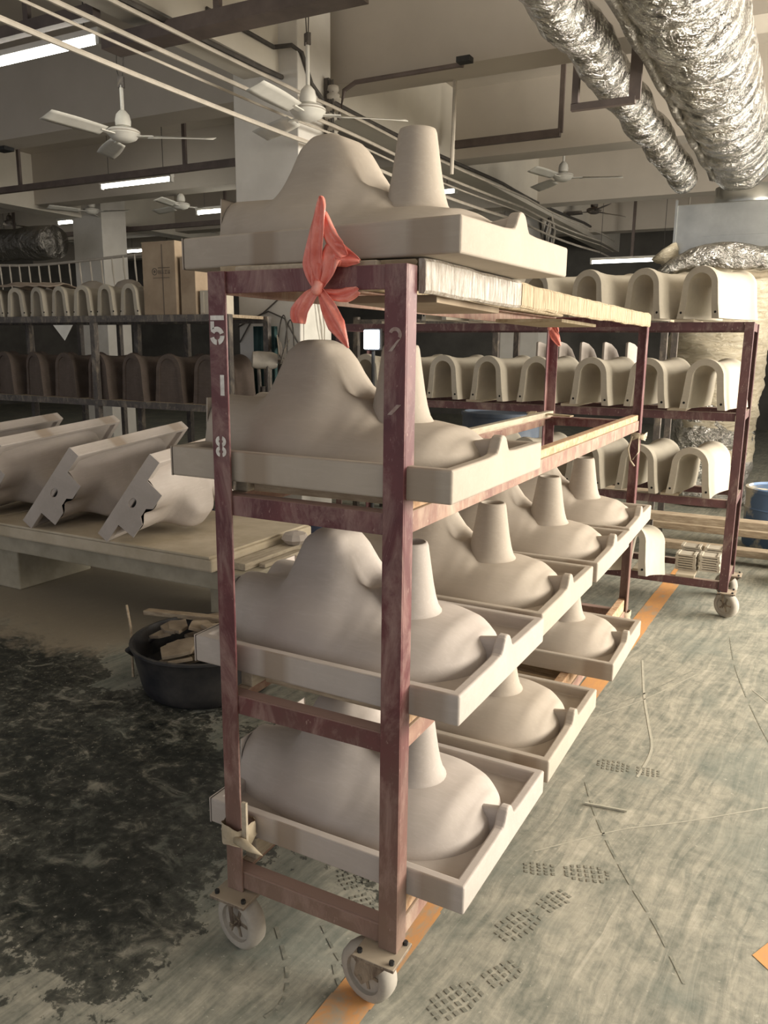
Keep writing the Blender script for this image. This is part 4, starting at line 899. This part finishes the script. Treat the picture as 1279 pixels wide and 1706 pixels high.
def ceiling_fan(loc, top, rz, label, dark=False):
    mt = 'steel_dark' if dark else 'white_metal'
    r = empty('ceiling_fan', loc, (0,0,rz)); tag(r, label, 'ceiling fan', 'ceiling fans')
    MB().lathe([(0,-.045),(.05,-.045),(.085,-.03),(.10,-.012),(.113,.0),(.113,.022),(.095,.034),(.05,.040),(.03,.055)], n=28).build('motor_housing', mt, r, smooth=True, auto=30)
    MB().lathe([(.114,.006),(.1165,.010),(.114,.015)], n=28, caps=False).build('trim_ring', 'rubber', r, smooth=True)
    MB().lathe([(.02,.05),(.052,.055),(.055,.09),(.045,.13),(.022,.155),(.014,.16)], n=20).build('canopy', mt, r, smooth=True, auto=40)
    H = top-loc[2]; rod = min(.42, H*.6)
    MB().cyl((0,0,.15),(0,0,rod),.013,n=10).build('downrod', mt, r)
    MB().obox((0,0,rod+.02),(1,0,0),(0,1,0),(0,0,1),.022,.012,.035).build('shackle', 'steel_dark', r)
    MB().tube([(.008,0,rod+.04),(.02,.0,lerp(rod,H,.6)),(.03,0,H)], .004, 6).build('hook_wire', 'cable_dark', r)
    MB().tube([(-.008,0,rod+.04),(-.03,.01,lerp(rod,H,.5)),(-.02,0,H)], .004, 6).build('hook_wire', 'cable_dark', r)
    for k in range(3):
        a = 2*PI*k/3; c, s_ = math.cos(a), math.sin(a); d = Vector((c,s_,0)); n_ = Vector((-s_,c,0))
        b = MB(); b.grid(lambda u, v: d*u+n_*v*(.050+.018*math.sin((u-.18)/.46*PI*.8))+Vector((0,0,-.012+.02*v-.010*(u-.18))), [.18+.46*i/8 for i in range(9)], [-1,-.5,0,.5,1])
        o = b.build('blade', mt, r, smooth=True); o.modifiers.new('s','SOLIDIFY').thickness = .004
        MB().obox(d*.15+Vector((0,0,-.012)), d, n_, (0,0,1), .06, .022, .004).build('blade_iron', mt, o)
ceiling_fan((-3.764,3.082,2.92), 3.45, R_(28), 'white ceiling fan at the upper left in the dim bay')
ceiling_fan((-2.335,3.26,2.94), 3.62, R_(155), 'white ceiling fan in front of the column above the highest basin')
ceiling_fan((-1.95,7.80,3.34), ZC, R_(16), 'white ceiling fan at the right beside the brown channel')
ceiling_fan((-2.47,11.40,3.55), ZC, R_(60), 'dark ceiling fan far back with a red light', True)
ceiling_fan((-9.0,7.6,3.42), ZC, R_(10), 'white ceiling fan above the yellowish tube light')
ceiling_fan((-7.0,7.3,3.31), ZC, R_(45), 'small ceiling fan right of the channel tube light')
ceiling_fan((-12.5,8.9,3.62), ZC, R_(80), 'dark small ceiling fan at the far left edge', True)
ceiling_fan((-12.4,10.2,3.5), ZC, R_(20), 'small white ceiling fan over the dull foil duct')
ceiling_fan((-9.6,10.3,3.55), ZC, R_(65), 'smallest ceiling fan beside the far left column')
tag(MB().lathe([(0,0),(.012,.002),(.014,.02),(.008,.03),(0,.03)], (-2.47,11.26,3.75), n=10).build('indicator_lamp', 'red_led'), 'tiny red indicator light on the dark far fan', 'light')
# chain hoist bundle on the far middle column
ch = empty('cable_bundle', (-3.05,10.9,0)); tag(ch, 'tangled cable bundle down the far middle column', 'cable')
for k in range(7): MB().tube([(.04*k-.1+.03*math.sin(i*1.3+k), -.02*k+.04*math.cos(i*1.7+k), 2.3+.13*i) for i in range(10)], .018, 6).build('cable_strand', 'cable_dark' if k % 2 else 'cable', ch)

tag(MB().add([(-4.72,3.165,1.62),(-4.50,3.165,1.62),(-4.60,3.165,1.50),(-4.72,3.170,1.62),(-4.50,3.170,1.62),(-4.60,3.170,1.50)], [(0,2,1),(3,4,5),(0,1,4,3),(1,2,5,4),(2,0,3,5)]).build('paper_tag', 'white_metal'), 'pale triangular paper tag hanging from the dim rack rail', 'tag')
